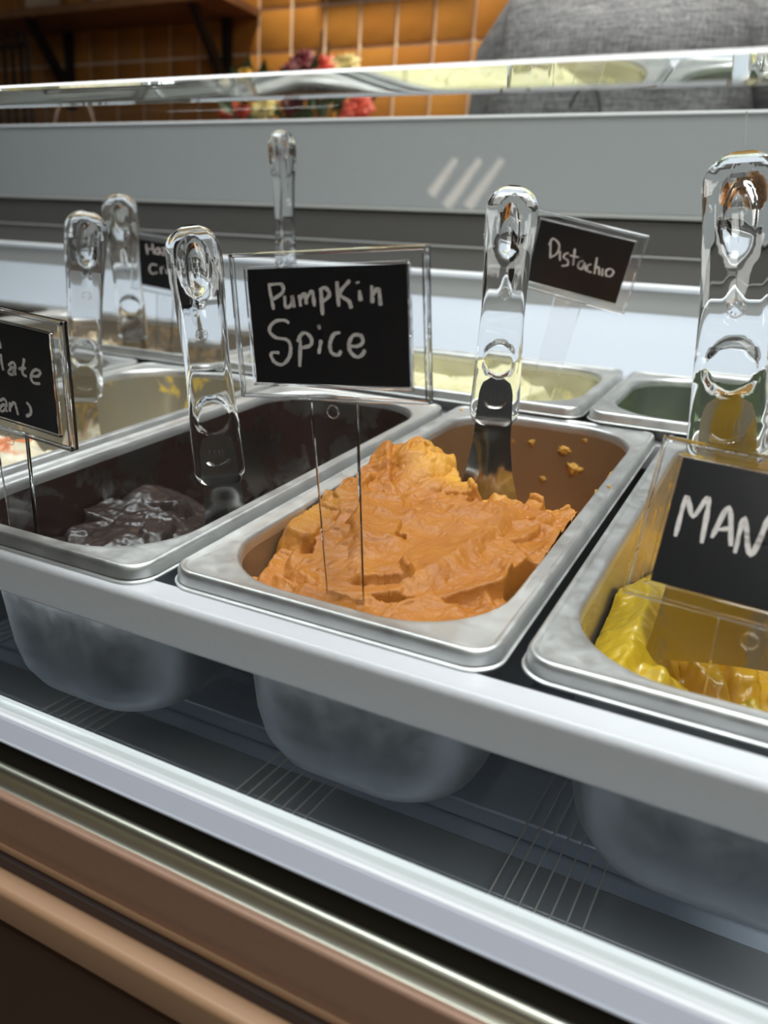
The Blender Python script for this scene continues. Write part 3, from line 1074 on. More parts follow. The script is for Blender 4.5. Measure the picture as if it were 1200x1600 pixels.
spatula((.0793, .2246, .0447), (.0683, .2506, .1921), 'clear-handled steel gelato spatula standing in the orange gelato, right of the Pumpkin Spice sign', roll=6, blade=.088, bw=1.35)
spatula((-.0547, .1165, .0048), (-.0956, .1388, .1557), 'clear-handled spatula leaning in the dark chocolate pan, left of the Pumpkin Spice sign', roll=-12, blade=.062, bw=.25)
spatula((.2263, .1178, .0616), (.2071, .1564, .1988), 'largest-looking clear spatula at the right edge, behind the mango sign', roll=4, blade=.088, scale=1.08, blade_mat=basin_mat('mango_smeared_blade', (.40, .24, .012), .44, .50, 22, .40, 3.7, .25, film_reflection=(.40, .26, .02), film_reflection_amt=.45))
spatula((-.2996, .2379, .0089), (-.2889, .2416, .1669), 'clear spatula in the cream gelato pan, the front one of the pair at left', roll=14, blade=.060)
spatula((-.3980, .4050, .0420), (-.3620, .3520, .1880), 'clear spatula in the hazelnut pan, the rear one of the pair at left', roll=-8, blade=.060)
spatula((-.2440, .4700, .1050), (-.2486, .4600, .2594), 'slim-looking clear spatula farthest back, rising behind the Pumpkin Spice sign', roll=58, blade=.088)

# ================================================================== SIGNS
LETTERS = {
 's1': [[(-26.8, 17.0), (-26.2, 12.6), (-25.4, 7.3)], [(-27.4, 17.5), (-21.1, 17.8), (-19.7, 16.0), (-20.9, 13.9), (-25.5, 11.5)], [(-19.4, 13.0), (-19.3, 8.5), (-17.5, 8.5), (-15.9, 10.0), (-15.7, 12.9), (-15.0, 8.1)], [(-12.0, 13.3), (-11.8, 8.5)], [(-11.9, 11.4), (-9.3, 13.7), (-8.9, 9.3)], [(-8.7, 11.7), (-5.8, 14.5), (-5.0, 8.4)], [(-1.5, 14.8), (-1.4, 4.9)], [(-2.3, 14.8), (0.4, 15.9), (2.5, 13.7), (1.4, 11.8), (-1.3, 10.3)], [(6.3, 18.2), (6.5, 8.3)], [(12.3, 18.6), (7.3, 13.4), (11.3, 10.4), (12.4, 7.4)], [(16.5, 14.5), (16.8, 10.3)], [(15.7, 18.0), (15.9, 17.2)], [(22.1, 16.3), (22.1, 9.5)], [(22.2, 12.7), (25.0, 14.9), (25.7, 8.5)], [(-18.1, 1.7), (-20.3, 2.8), (-24.5, 2.6), (-27.7, 0.5), (-28.3, -2.2), (-25.2, -4.5), (-20.0, -5.3), (-18.3, -8.1), (-19.3, -12.6), (-23.1, -15.9), (-26.9, -15.1), (-28.7, -12.3), (-27.7, -10.9), (-24.3, -10.9)], [(-13.0, -5.3), (-14.4, -16.7)], [(-14.6, -6.2), (-12.5, -3.1), (-10.1, -2.4), (-7.6, -4.8), (-8.3, -7.5), (-12.7, -8.7)], [(-2.9, -5.2), (-4.4, -11.1)], [(-3.7, 1.0), (-3.1, -1.0)], [(6.6, -2.1), (3.4, -3.0), (1.3, -7.0), (1.9, -10.5), (4.9, -11.4), (6.6, -9.6)], [(10.3, -7.6), (14.3, -7.7), (16.9, -6.0), (16.0, -3.4), (12.5, -3.4), (10.3, -6.9), (11.1, -10.4), (14.1, -12.1), (16.6, -10.8), (17.7, -9.0)]],
 's3': [[(-26.0, 10.4), (-22.7, -2.8)], [(-26.4, 6.8), (-24.7, 12.4), (-18.8, 9.5), (-18.3, 2.7), (-22.5, -1.9)], [(-16.7, 4.8), (-14.6, -2.6)], [(-9.5, 4.8), (-12.1, 3.3), (-12.3, 0.6), (-8.5, -1.1), (-8.1, -4.5), (-12.2, -6.1)], [(-5.7, 9.2), (-3.5, -3.4)], [(-8.5, 3.3), (-0.5, 3.5)], [(3.6, 1.9), (0.6, -0.1), (0.9, -4.0), (4.1, -4.5), (4.9, 0.5), (7.2, -5.1)], [(10.2, 0.9), (7.7, -1.1), (8.3, -4.8), (12.1, -5.3)], [(12.9, 6.8), (14.6, -5.9)], [(14.0, -1.6), (16.4, -0.1), (18.5, -5.8)], [(19.5, -0.2), (20.9, -6.0)], [(25.2, 1.2), (22.8, -1.2), (23.9, -4.8), (27.3, -4.4), (28.5, -0.6), (25.2, 1.2)]],
 's0': [[(-3.0, 15.3), (-0.2, 17.3), (2.2, 17.1), (3.6, 11.5)], [(-3.0, 19.7), (-3.5, 11.3)], [(3.5, 20.1), (-2.7, 15.4)], [(-7.1, -1.1), (-3.5, 0.8), (-2.0, -1.6), (-4.3, -4.7), (-7.7, -4.2), (-7.1, -1.1)], [(3.1, 8.8), (2.9, 3.9), (3.5, 0.6)], [(7.3, 3.9), (11.1, 6.2), (12.2, 3.8), (9.5, -0.1), (7.0, 0.5), (10.1, 3.7), (11.4, 2.5), (11.8, -0.1)], [(19.2, 9.5), (16.9, 2.8), (17.9, 1.1), (19.7, 1.1)], [(14.3, 3.6), (19.7, 5.0)], [(23.1, 1.8), (27.4, 2.6), (29.2, 4.8), (26.8, 5.6), (23.8, 3.7), (22.4, 0.5), (24.2, -1.4), (28.4, -0.8)], [(-2.4, -15.8), (1.5, -14.0), (2.5, -17.0), (-0.8, -20.8), (-3.1, -20.1), (0.7, -16.9), (2.1, -20.6)], [(5.1, -14.8), (4.4, -19.9)], [(4.8, -17.6), (8.5, -14.3), (10.2, -20.4)], [(17.3, -12.4), (19.2, -13.8), (19.9, -15.9), (18.9, -18.1), (15.8, -19.8)], [(-24.2, 2.7), (-29.9, 2.8), (-35.4, -0.9), (-35.7, -4.9), (-31.8, -5.8), (-26.1, -3.5)], [(-20.2, 5.7), (-21.6, -3.8)], [(-21.0, -0.6), (-17.7, 1.6), (-16.9, -2.9)], [(-12.8, 0.9), (-14.9, -1.0), (-13.6, -3.1), (-10.4, -0.9), (-10.6, 1.0), (-12.8, 0.9)], [(-22.4, -15.8), (-23.8, -25.8)], [(-22.4, -15.8), (-17.8, -15.7), (-22.7, -20.3), (-17.7, -20.8), (-23.8, -25.4)], [(-14.2, -20.5), (-9.4, -19.1), (-9.6, -17.1), (-13.1, -17.9), (-14.4, -21.8), (-9.9, -21.6)], [(-21.1, 17.6), (-22.1, 9.9)], [(-21.1, 17.6), (-15.8, 16.2), (-17.2, 12.3), (-22.1, 9.9)], [(-10.6, 15.1), (-13.4, 14.6), (-14.9, 12.7), (-13.7, 11.5), (-11.5, 13.3), (-10.8, 15.0), (-10.8, 11.9)], [(-7.7, 16.0), (-7.9, 12.3)], [(-7.6, 14.7), (-5.2, 16.1)]],
 's2': [[(-33.0, -6.0), (-32.7, 9.5), (-28.8, 2.7), (-25.2, 10.9), (-23.6, -6.2)], [(-20.8, -3.4), (-17.7, 9.1), (-13.8, -4.7)], [(-19.2, 0.1), (-15.0, 1.8)], [(-12.0, -6.9), (-11.7, 6.6), (-6.8, -6.4), (-3.9, 9.4)], [(6.3, 6.8), (3.0, 7.7), (0.1, 3.5), (0.3, -2.5), (3.8, -5.9), (6.3, -3.5), (5.8, 0.2), (3.2, -0.0)], [(11.6, 6.5), (9.3, 3.3), (9.1, -2.8), (12.2, -6.2), (14.5, -3.0), (14.6, 3.0), (11.6, 6.5)]],
 's4': [[(-27.5, 20.3), (-24.6, 9.5)], [(-18.8, 22.0), (-16.1, 11.1)], [(-25.5, 14.6), (-17.2, 16.8)], [(-9.2, 18.6), (-13.5, 16.6), (-13.7, 12.4), (-9.6, 12.3), (-8.5, 17.8), (-6.9, 12.0)], [(-6.0, 18.7), (-0.6, 19.1), (-4.6, 12.4), (1.3, 13.2)], [(-11.1, -0.3), (-18.6, -0.4), (-21.7, -5.7), (-17.7, -10.4), (-10.1, -7.8)], [(-6.7, -1.4), (-5.0, -8.8)], [(-6.1, -3.7), (-2.4, -0.4)], [(0.6, -2.4), (2.3, -6.5), (5.8, -5.5), (6.0, -1.6), (7.3, -6.6)]],
}
FW, FH = .0925, .0620


def ring_plate(mb, w0, h0, w1, h1, y0, y1):
    """rectangular ring between outer w0 x h0 and inner w1 x h1"""
    o = [(-w0 / 2, -h0 / 2), (w0 / 2, -h0 / 2), (w0 / 2, h0 / 2), (-w0 / 2, h0 / 2)]
    i = [(-w1 / 2, -h1 / 2), (w1 / 2, -h1 / 2), (w1 / 2, h1 / 2), (-w1 / 2, h1 / 2)]
    vs = [(x, y0, z) for x, z in o] + [(x, y0, z) for x, z in i] + [(x, y1, z) for x, z in o] + [(x, y1, z) for x, z in i]
    fs = []
    for k in range(4):
        l = (k + 1) % 4
        fs += [(k, l, 4 + l, 4 + k), (8 + k, 12 + k, 12 + l, 8 + l), (k, 8 + k, 8 + l, l), (4 + k, 4 + l, 12 + l, 12 + k)]
    mb.add(vs, fs)


def bevel_mesh(o, off=.0004, seg=2):
    bm = bmesh.new()
    bm.from_mesh(o.data)
    es = [e for e in bm.edges if len(e.link_faces) == 2 and e.calc_face_angle(0) > .6]
    bmesh.ops.bevel(bm, geom=es, offset=off, segments=seg, affect='EDGES', profile=.5, clamp_overlap=True)
    bm.to_mesh(o.data)
    bm.free()
    return o


def rotvec(w):
    v = Vector(w)
    return Matrix.Rotation(v.length, 3, v.normalized()).to_quaternion()


def sign(key, loc, w, label, stick=.126, scale=1.0):
    e = empty('flavour_sign', loc, rotvec(w))
    e.scale = (scale,) * 3
    tag(e, label, 'sign')
    hs, hb = .0117, .0095
    # outer plate with the stick in one piece
    mb = MB()
    t = .0011
    o = [(-FW / 2, FH / 2), (-FW / 2, -FH / 2), (-hs, -FH / 2), (-hb, -stick), (hb, -stick), (hs, -FH / 2), (FW / 2, -FH / 2), (FW / 2, FH / 2)]
    n = len(o)
    vs = [(x, -t, z) for x, z in o] + [(x, t, z) for x, z in o]
    fs = [tuple(range(n)), tuple(range(2 * n - 1, n - 1, -1))] + [(k, n + k, n + (k + 1) % n, (k + 1) % n) for k in range(n)]
    mb.add(vs, fs)
    bevel_mesh(mb.build('frame_plate', ACRYLIC_SIGN, e), .0005, 2)
    mb = MB()
    ring_plate(mb, FW - .0002, FH - .0002, FW - .0036, FH - .0036, -.0036, -.0013)
    bevel_mesh(mb.build('frame_rim', ACRYLIC_SIGN, e), .0004, 2)
    mb = MB()
    ring_plate(mb, .0780, .0510, .0762, .0492, -.0034, -.0013)
    bevel_mesh(mb.build('card_holder', ACRYLIC_SIGN, e), .0003, 1)
    for x, z, a, b in ((0, .0272, .0042, .0013), (0, -.0276, .0115, .0015), (-.0415, 0, .0013, .0046), (.0415, 0, .0013, .0046)):
        mb = MB()
        ring_plate(mb, a * 2, b * 2, a * 2 - .0012, b * 2 - .0012, -.0030, -.0013)
        mb.build('clip', ACRYLIC_SIGN, e)
    mb = MB()
    mb.tube([(.0028 * math.cos(q), -.0014, -.0360 + .0028 * math.sin(q)) for q in np.linspace(0, 2 * PI, 21)[:-1]], .00025, 6, closed=True)
    mb.build('moulded_ring', ACRYLIC_SIGN, e)
    card = MB().box(-.0375, .0375, -.0026, -.0014, -.0242, .0242, .0002).build('card', CARD, e)
    # hand lettering: flat chalk-ink ribbons of uneven width
    R = np.random.RandomState(len(key) * 7 + int(key[1:]))
    vs, fs = [], []
    zlev = 0
    for st in LETTERS[key]:
        p = [np.array(q) / 1000. for q in st]
        # Catmull-Rom through the points
        if len(p) > 2:
            q = [2 * p[0] - p[1]] + p + [2 * p[-1] - p[-2]]
            pts = []
            for i in range(1, len(q) - 2):
                for s in np.linspace(0, 1, 6, endpoint=False):
                    pts.append(.5 * ((2 * q[i]) + (-q[i - 1] + q[i + 1]) * s + (2 * q[i - 1] - 5 * q[i] + 4 * q[i + 1] - q[i + 2]) * s * s + (-q[i - 1] + 3 * q[i] - 3 * q[i + 1] + q[i + 2]) * s ** 3))
            pts.append(p[-1])
        else:
            pts = [p[0] + (p[1] - p[0]) * s for s in np.linspace(0, 1, 6)]
        zlev += 1
        y = -.00268 - .00001 * (zlev % 7)
        b0 = len(vs)
        m = len(pts)
        for i in range(m):
            d = pts[min(i + 1, m - 1)] - pts[max(i - 1, 0)]
            d = d / (np.linalg.norm(d) + 1e-9)
            nn = np.array([-d[1], d[0]])
            ww = .00064 * (1 + .22 * R.uniform(-1, 1)) * (.75 if i in (0, m - 1) else 1)
            ww *= 1 + .35 * abs(d[1])
            a, b = pts[i] + nn * ww, pts[i] - nn * ww
            vs += [(max(-.0372, min(.0372, a[0])), y, a[1]), (max(-.0372, min(.0372, b[0])), y, b[1])]
        for i in range(m - 1):
            a = b0 + 2 * i
            fs.append((a, a + 1, a + 3, a + 2))
    mesh_obj('lettering', vs, fs, CHALK, card)
    return e


sign('s1', (.0683, .0305, .1147), (.0496, -.0874, .0182), 'black chalk sign reading Pumpkin Spice in a clear frame on a clear stick, centre', stick=.130)
sign('s0', (-.0982, .0019, .0805), (.1074, .0725, -.0135), 'black chalk sign reading Chocolate, cut by the left edge, standing in the dark chocolate pan', stick=.126)
sign('s2', (.2509, .0530, .0504), (-.4474, .0518, .0442), 'black chalk sign reading Mango, leaning back in the yellow gelato at the right edge', stick=.074, scale=1.04)
sign('s3', (.0780, .4015, .1511), (.1913, .1946, .1138), 'small tilted black chalk sign reading Pistachio behind the centre spatula', stick=.140)
sign('s4', (-.3973, .4585, .1212), (.0081, .0871, .0685), 'black chalk sign reading Haz and Cr, half hidden behind a spatula handle at left', stick=.100)

# ================================================================== STAFF SIDE
WY = 1.90
GROUT = simple('grout', (.92, .76, .56), .8, 0, .2, 200, .001)
TP = .1110
TX0, TZ0 = -1.3048 - TP * 11, .6940 - TP * 4


def tile_mat():
    m, nt, p = mat_new('glazed_orange_tile')
    setp(p, Roughness=.28)
    info = nt.nodes.new('ShaderNodeObjectInfo')
    r = ramp(nt, info.outputs['Random'], [(0, (.52, .22, .045)), (.4, (.58, .26, .052)), (.8, (.62, .29, .060)), (1, (.54, .23, .048))])
    n = noise_node(nt, 12, 3)
    mx = nt.nodes.new('ShaderNodeMix')
    mx.data_type = 'RGBA'
    mx.blend_type = 'MULTIPLY'
    mx.inputs[0].default_value = .35
    nt.links.new(r.outputs[0], mx.inputs[6])
    nt.links.new(n.outputs[0], mx.inputs[7])
    nt.links.new(mx.outputs[2], p.inputs['Base Color'])
    bump(nt, p, n.outputs[0], .25, .01)
    return m


TILE = tile_mat()
RX0, RX1, RY0, RY1, RZ0, RZ1 = -3.2, 2.2, -1.8, WY + .01, -.90, 1.75
wall_back = tag(MB().box(RX0, RX1, WY, WY + .1, RZ0, RZ1).build('wall_back', GROUT), kind='structure')
tm = None
for i in range(32):
    for j in range(9):
        g = .0045
        if tm is None:
            o = MB().box(g, TP - g, -.0060, .0005, g, TP - g, .0016).build('tile', TILE)
            autosmooth(o, 25)
            tm = o.data
        else:
            o = bpy.data.objects.new('tile', tm)
            COL.objects.link(o)
        o.location = (TX0 + i * TP, WY, TZ0 + j * TP)
        o.parent = wall_back
PLASTER = simple('plaster', (.74, .73, .70), .8)
DARKWALL = simple('dark_shop_wall', (.16, .16, .17), .7)
DARKFLOOR = simple('shop_floor', (.16, .13, .11), .4)
CEIL = simple('shop_ceiling', (.78, .78, .77), .8)
tag(MB().box(RX0, RX1, RY0 - .1, RY1 + .1, RZ0 - .05, RZ0).build('floor', DARKFLOOR), kind='structure')
tag(MB().box(RX0, RX1, RY0 - .1, RY1 + .1, RZ1, RZ1 + .05).build('ceiling', CEIL), kind='structure')
tag(MB().box(RX0 - .1, RX0, RY0 - .1, RY1 + .1, RZ0, RZ1).build('wall_left', PLASTER), kind='structure')
tag(MB().box(RX1, RX1 + .1, RY0 - .1, RY1 + .1, RZ0, RZ1).build('wall_right', PLASTER), kind='structure')
tag(MB().box(RX0, RX1, RY0 - .1, RY0, RZ0, RZ1).build('wall_front', DARKWALL), kind='structure')

WOOD = simple('dark_walnut', (.16, .075, .035), .45, 0, .3, 40, .002, var=.25)
WOOD_EDGE = simple('walnut_front_edge', (.30, .16, .075), .45, 0, .3, 40, .002, var=.2)
# shelf with wall brackets
sh = tag(empty('wall_shelf', (-2.0, WY, .79)), 'dark wooden wall shelf on black metal brackets, top left', 'shelf')


def shp(name, mb, mat, smooth=False):
    mb.v = [p - Vector((-2.0, WY, .79)) for p in mb.v]
    o = mb.build(name, mat, sh)
    if smooth:
        autosmooth(o)
    return o


SX1 = -1.300
shp('board', MB().box(-3.1, SX1, 1.712, 1.893, .7860, .8060, .001), WOOD)
shp('front_edge', MB().box(-3.1, SX1, 1.700, 1.711, .7850, .8070, .001), WOOD_EDGE)
for bx in (-2.05, -1.41):
    shp('bracket', MB().box(bx - .012, bx + .012, 1.872, 1.893, .56, .7855).add(*[[(bx - .011, 1.720, .785), (bx + .011, 1.720, .785), (bx + .011, 1.745, .785), (bx - .011, 1.745, .785),
        (bx - .011, 1.871, .590), (bx + .011, 1.871, .590), (bx + .011, 1.871, .640), (bx - .011, 1.871, .640)], [(0, 1, 2, 3), (4, 7, 6, 5), (0, 4, 5, 1), (1, 5, 6, 2), (2, 6, 7, 3), (3, 7, 4, 0)]]), RUBBER)
# things on the shelf (only their feet show)
CANE = simple('pale_cane', (.62, .52, .40), .6, 0, .3, 80, .002)
bk = tag(empty('ribbed_basket', (-2.02, 1.775, .807)), 'pale ribbed basket at the left end of the wall shelf', 'basket')
BSK = simple('basket_lining', (.35, .27, .19), .7)
vs = []
mb = MB()
mb.tube([(0, 0, .002), (0, 0, .004), (0, 0, .16)], [.05, .058, .070], 32)
mb.build('basket_body', BSK, bk)
for k in range(36):
    a = 2 * PI * k / 36
    MB().tube([(.0585 * math.cos(a), .0585 * math.sin(a), .003), (.0715 * math.cos(a), .0715 * math.sin(a), .16)], .0035, 6).build('basket_rib', CANE, bk)
BREAD = simple('bread_crust', (.55, .28, .08), .5, 0, .5, 60, .003, var=.3)
bm = bmesh.new()
crumb(bm, Vector((0, 0, 0)), (.045, .038, .030), 4.4)
me = bpy.data.meshes.new('pastry'); bm.to_mesh(me); bm.free(); me.materials.append(BREAD)
me.polygons.foreach_set('use_smooth', [True] * len(me.polygons))
o = bpy.data.objects.new('pastry', me); COL.objects.link(o); o.location = (-1.885, 1.765, .832)
tag(o, 'golden brown pastry on the wall shelf beside the ribbed basket', 'pastry')
PORC = simple('white_porcelain', (.75, .70, .62), .25)


def lathe(name, prof, mat, loc, n=32, parent=None):
    mb = MB()
    mb.tube([(0, 0, z + i * 1e-6) for i, (r, z) in enumerate(prof)], [max(r, 1e-5) for r, z in prof], n)
    o = mb.build(name, mat, parent)
    autosmooth(o, 50)
    o.location = loc
    return o


tag(lathe('white_bowl', [(.022, 0), (.026, .002), (.045, .02), (.055, .05), (.052, .05), (.040, .02), (.001, .008)], PORC, (-1.775, 1.770, .807)), 'white bowl on the wall shelf right of the pastry', 'bowl')
REDBOX = simple('red_carton', (.50, .09, .05), .5)
CREAMBOX = simple('cream_carton_band', (.75, .62, .45), .5)
for i, x in enumerate((-1.70, -1.60, -1.50)):
    e = tag(empty('small_carton', (x, 1.765, .807)), ['red and cream carton on the shelf next to the white bowl', 'red and cream carton in the middle of the three on the shelf', 'red and cream carton nearest the shelf end'][i], 'carton', 'cartons on the wall shelf')
    MB().box(-.035, .035, -.03, .03, 0, .10, .001).build('carton_body', REDBOX, e)
    MB().box(-.0354, .0354, -.0304, .0304, .02, .05).build('carton_band', CREAMBOX, e)

# unseen board, placed and sized to cast a shadow on the tiles
tag(MB().box(-1.09, -.70, 1.850, 1.893, .895, 1.30, .002).build('shadow_board', WOOD), 'unseen wooden board high on the tiles, placed to cast the shadow right of the shelf', 'board')

# back worktop, wire rack, flowers, kettle hoop
WT = .36
wt = tag(empty('back_worktop', (-.6, 1.6, RZ0)), 'back counter against the orange tiled wall, hidden below the case edge', 'counter')
o = MB().box(-3.1, .55, 1.42, 1.885, WT - .04, WT, .003).build('worktop', WOOD, wt); o.location = (.6, -1.6, -RZ0)
o = MB().box(-3.1, .55, 1.46, 1.885, RZ0 + .001, WT - .041, .003).build('cabinet_body', GROOVE, wt); o.location = (.6, -1.6, -RZ0)
rk = tag(empty('wire_rack', (-1.98, 1.6, WT)), 'black wire rack at the far left under the shelf', 'rack')
for k, x in enumerate((-.10, -.075, -.035, .0, .035, .065)):
    MB().tube([(x, 0, .002), (x, 0, .355)], .006, 8).build('upright', RUBBER, rk)
for z in (.03, .315):
    MB().tube([(-.11, -.012, z), (.075, -.012, z)], .005, 8).build('crossbar', RUBBER, rk)
MB().tube([(-.10, 0, .003), (-.10, .12, .003), (.065, .12, .003), (.065, 0, .003)], .005, 8).build('foot', RUBBER, rk)

# flower arrangement
fa = tag(empty('flower_arrangement', (-.97, 1.60, WT)), 'low arrangement of dark red, red and cream flowers with leaves behind the case', 'flowers')
GLAZE = simple('dark_planter', (.06, .06, .05), .4)
mb = MB()
mb.tube([(0, 0, 0.0), (0, 0, .002), (0, 0, .06), (0, 0, .062)], [.075, .08, .10, .09], 32)
o = mb.build('planter', GLAZE, fa); autosmooth(o)
PET = {'dark_red': simple('petal_dark_red', (.16, .015, .025), .6), 'red': simple('petal_red', (.62, .07, .035), .6), 'cream': simple('petal_cream', (.72, .62, .25), .6), 'yellow': simple('petal_yellow', (.75, .45, .05), .6)}
LEAF = simple('leaf_green', (.035, .075, .025), .5)
STEM = simple('twig', (.20, .12, .07), .7)


def flower(kind, c, r, layers=4, tilt=(0, -1, .5)):
    mb = MB()
    R = np.random.RandomState(int(abs(c[0]) * 9999) % 1000)
    q = Vector(tilt).to_track_quat('Z', 'Y')
    for L in range(layers):
        npet = 11 - L
        el = .15 + .33 * L
        for k in range(npet):
            a = 2 * PI * (k + .5 * (L % 2)) / npet + R.uniform(-.1, .1)
            ln = r * (1 - .17 * L) * R.uniform(.9, 1.1)
            wd = ln * .26
            dr = Vector((math.cos(a) * math.cos(el), math.sin(a) * math.cos(el), math.sin(el)))
            sd = Vector((-math.sin(a), math.cos(a), 0))
            up = dr.cross(sd) * -1
            p = []
            for t, w in ((.05, .3), (.4, .9), (.75, 1.0), (1.0, .15)):
                for s in (-1, 0, 1):
                    p.append(q @ (dr * ln * t + sd * wd * w * s + up * (wd * .35 * abs(s) + .25 * ln * t * t)) + Vector(c))
            fs = []
            for i in range(3):
                for j in range(2):
                    b = i * 3 + j
                    fs.append((b, b + 1, b + 4, b + 3))
            mb.add(p, fs)
    mb.tube([q @ Vector((0, 0, 0)) + Vector(c), q @ Vector((0, 0, r * .25)) + Vector(c)], r * .16, 8)
    o = mesh_obj('flower', mb.v, mb.f, PET[kind], fa, True)
    o['label'] = {'dark_red': 'dark red flower', 'red': 'bright red flower', 'cream': 'pale cream-green flower', 'yellow': 'yellow flower'}[kind]
    MB().tube([Vector(c) * 1.0 - Vector((0, -.01, 0)), (c[0] * .5, c[1] * .5 + .01, .06)], .003, 6).build('stem', LEAF, fa)


for kind, x, z, r in (('dark_red', -.030, .212, .036), ('dark_red', .025, .222, .042), ('red', .072, .205, .048), ('red', .050, .190, .040), ('cream', .128, .218, .040), ('cream', .110, .225, .030), ('yellow', -.150, .205, .026),
                      ('red', .185, .118, .045), ('red', -.215, .130, .030), ('red', -.170, .128, .026), ('dark_red', -.01, .150, .04), ('cream', -.09, .130, .035)):
    flower(kind, (x, -.02 - .02 * math.sin(x * 40), z), r)
for k in range(34):
    R = np.random.RandomState(k + 100)
    x, z = R.uniform(-.20, .20), R.uniform(.07, .19)
    if k < 4:
        x, z = -.085 + .012 * k, .185
    L = R.uniform(.05, .085)
    a = R.uniform(-.9, .9)
    d = Vector((math.sin(a), R.uniform(-.6, .2), math.cos(a))).normalized()
    s = d.orthogonal().normalized() * L * .22
    b = Vector((x, R.uniform(-.05, .03), z))
    p = [b, b + d * L * .35 + s, b + d * L, b + d * L * .35 - s, b + d * L * .4 + d.cross(s) * .3]
    mesh_obj('leaf', p, [(0, 1, 4), (1, 2, 4), (2, 3, 4), (3, 0, 4)], LEAF, fa)
for a, b in (((.055, 0, .06), (.060, .0, .300)), ((.075, 0, .06), (.080, 0, .275)), ((.065, 0, .06), (.050, 0, .26))):
    MB().tube([a, b], [.005, .003], 6).build('twig', STEM, fa)

# wire hoop of a basket standing on the staff shelf behind the panel
HOOPM = simple('copper_wire', (.55, .40, .32), .3, .8)
STEELP = simple('grey_tin', (.35, .35, .35), .35, .8)
hp = tag(empty('handled_tin', (-1.105, 1.00, .20)), 'small tin with a thin arched wire handle behind the case, left', 'tin')
mb = MB(); mb.tube([(0, 0, 0), (0, 0, .002), (0, 0, .115), (0, 0, .116)], [.054, .058, .062, .056], 28); autosmooth(mb.build('tin_body', STEELP, hp))
MB().tube([(.060 * math.cos(t), 0, .115 + .105 * math.sin(t)) for t in np.linspace(0, PI, 22)], .0030, 8).build('wire_handle', HOOPM, hp)
sw = tag(MB().box(CX0, CX1, .765, 1.08, .165, .199, .003).build('staff_shelf', STEELP), 'narrow steel work shelf on the staff side of the case', 'shelf')
sw2 = MB().box(CX0, CX1, .765, 1.06, RZ0 + .001, .1645, .002).build('shelf_support', GROOVE, sw)

# ================================================================== PERSON (seen from behind)
SKIN = simple('skin', (.45, .27, .18), .5)


def cloth():
    m, nt, p = mat_new('grey_woven_cloth')
    setp(p, Roughness=.9)
    n1 = noise_node(nt, 26, 5, .7, .2, stretch=(1.2, 1.2, 16))
    n2 = noise_node(nt, 34, 5, .7, .2, stretch=(14, 14, 1.0))
    ad = nt.nodes.new('ShaderNodeMath')
    ad.operation = 'ADD'
    nt.links.new(n1.outputs[0], ad.inputs[0])
    nt.links.new(n2.outputs[0], ad.inputs[1])
    r = ramp(nt, ad.outputs[0], [(.80, (.06, .062, .064)), (1.05, (.16, .163, .163)), (1.3, (.32, .32, .31))])
    # ramp positions live in 0..1: halve the sum
    ad2 = nt.nodes.new('ShaderNodeMath')
    ad2.operation = 'MULTIPLY'
    ad2.inputs[1].default_value = .5
    nt.links.new(ad.outputs[0], ad2.inputs[0])
    e = r.color_ramp.elements
    for k, pz in enumerate((.40, .50, .62)):
        e[k].position = pz
    nt.links.new(ad2.outputs[0], r.inputs[0])
    nt.links.new(r.outputs[0], p.inputs['Base Color'])
    bump(nt, p, ad2.outputs[0], .5, .003)
    return m


CLOTH = cloth()
TROUSER = simple('dark_trousers', (.02, .02, .025), .8)
HAIR = simple('dark_hair', (.03, .02, .015), .6)
PX, PY = -.095, 1.235
person = tag(empty('person', (PX, PY, RZ0)), 'person seen from behind in a grey woven shirt, behind the case at right', 'person')
H0 = -RZ0      # world z = local z - H0


def skin_body(name, joints, bones, mat, sub=2):
    me = bpy.data.meshes.new(name)
    me.from_pydata([j[0] for j in joints], bones, [])
    o = bpy.data.objects.new(name, me)
    COL.objects.link(o)
    o.parent = person
    o.modifiers.new('skin', 'SKIN').use_smooth_shade = True
    for i, j in enumerate(joints):
        r = j[1]
        me.skin_vertices[0].data[i].radius = (r, r) if not isinstance(r, tuple) else r
        me.skin_vertices[0].data[i].use_root = (i == 0)
    s = o.modifiers.new('sub', 'SUBSURF')
    s.levels = s.render_levels = sub
    me.materials.append(mat)
    dg = bpy.context.evaluated_depsgraph_get()
    me2 = bpy.data.meshes.new_from_object(o.evaluated_get(dg))
    o.modifiers.clear()
    o.data = me2
    o.data.polygons.foreach_set('use_smooth', [True] * len(o.data.polygons))
    return o


J = [((0, 0, .96), (.155, .11)), ((0, .0, 1.12), (.135, .095)), ((0, -.01, 1.28), (.150, .105)), ((0, 0, 1.40), (.155, .10)), ((0, .02, 1.50), .060), ((0, .045, 1.57), .055), ((0, .06, 1.66), (.080, .098)), ((0, .065, 1.75), (.062, .080)),
     ((-.17, 0, 1.42), .060), ((-.235, .06, 1.18), .046), ((-.18, .20, 1.275), .034), ((-.16, .245, 1.292), .026),
     ((.17, 0, 1.42), .060), ((.30, .03, 1.27), .046), ((.24, .20, 1.285), .034), ((.22, .245, 1.292), .026),
     ((-.095, 0, .86), .085), ((-.10, -.01, .50), .058), ((-.10, .0, .11), .042), ((-.10, .10, .035), .034), ((-.10, .17, .028), .026),
     ((.095, 0, .86), .085), ((.10, -.01, .50), .058), ((.10, .0, .11), .042), ((.10, .10, .035), .034), ((.10, .17, .028), .026)]
BN = [(0, 1), (1, 2), (2, 3), (3, 4), (4, 5), (5, 6), (6, 7), (3, 8), (8, 9), (9, 10), (10, 11), (3, 12), (12, 13), (13, 14), (14, 15), (0, 16), (16, 17), (17, 18), (18, 19), (19, 20), (0, 21), (21, 22), (22, 23), (23, 24), (24, 25)]
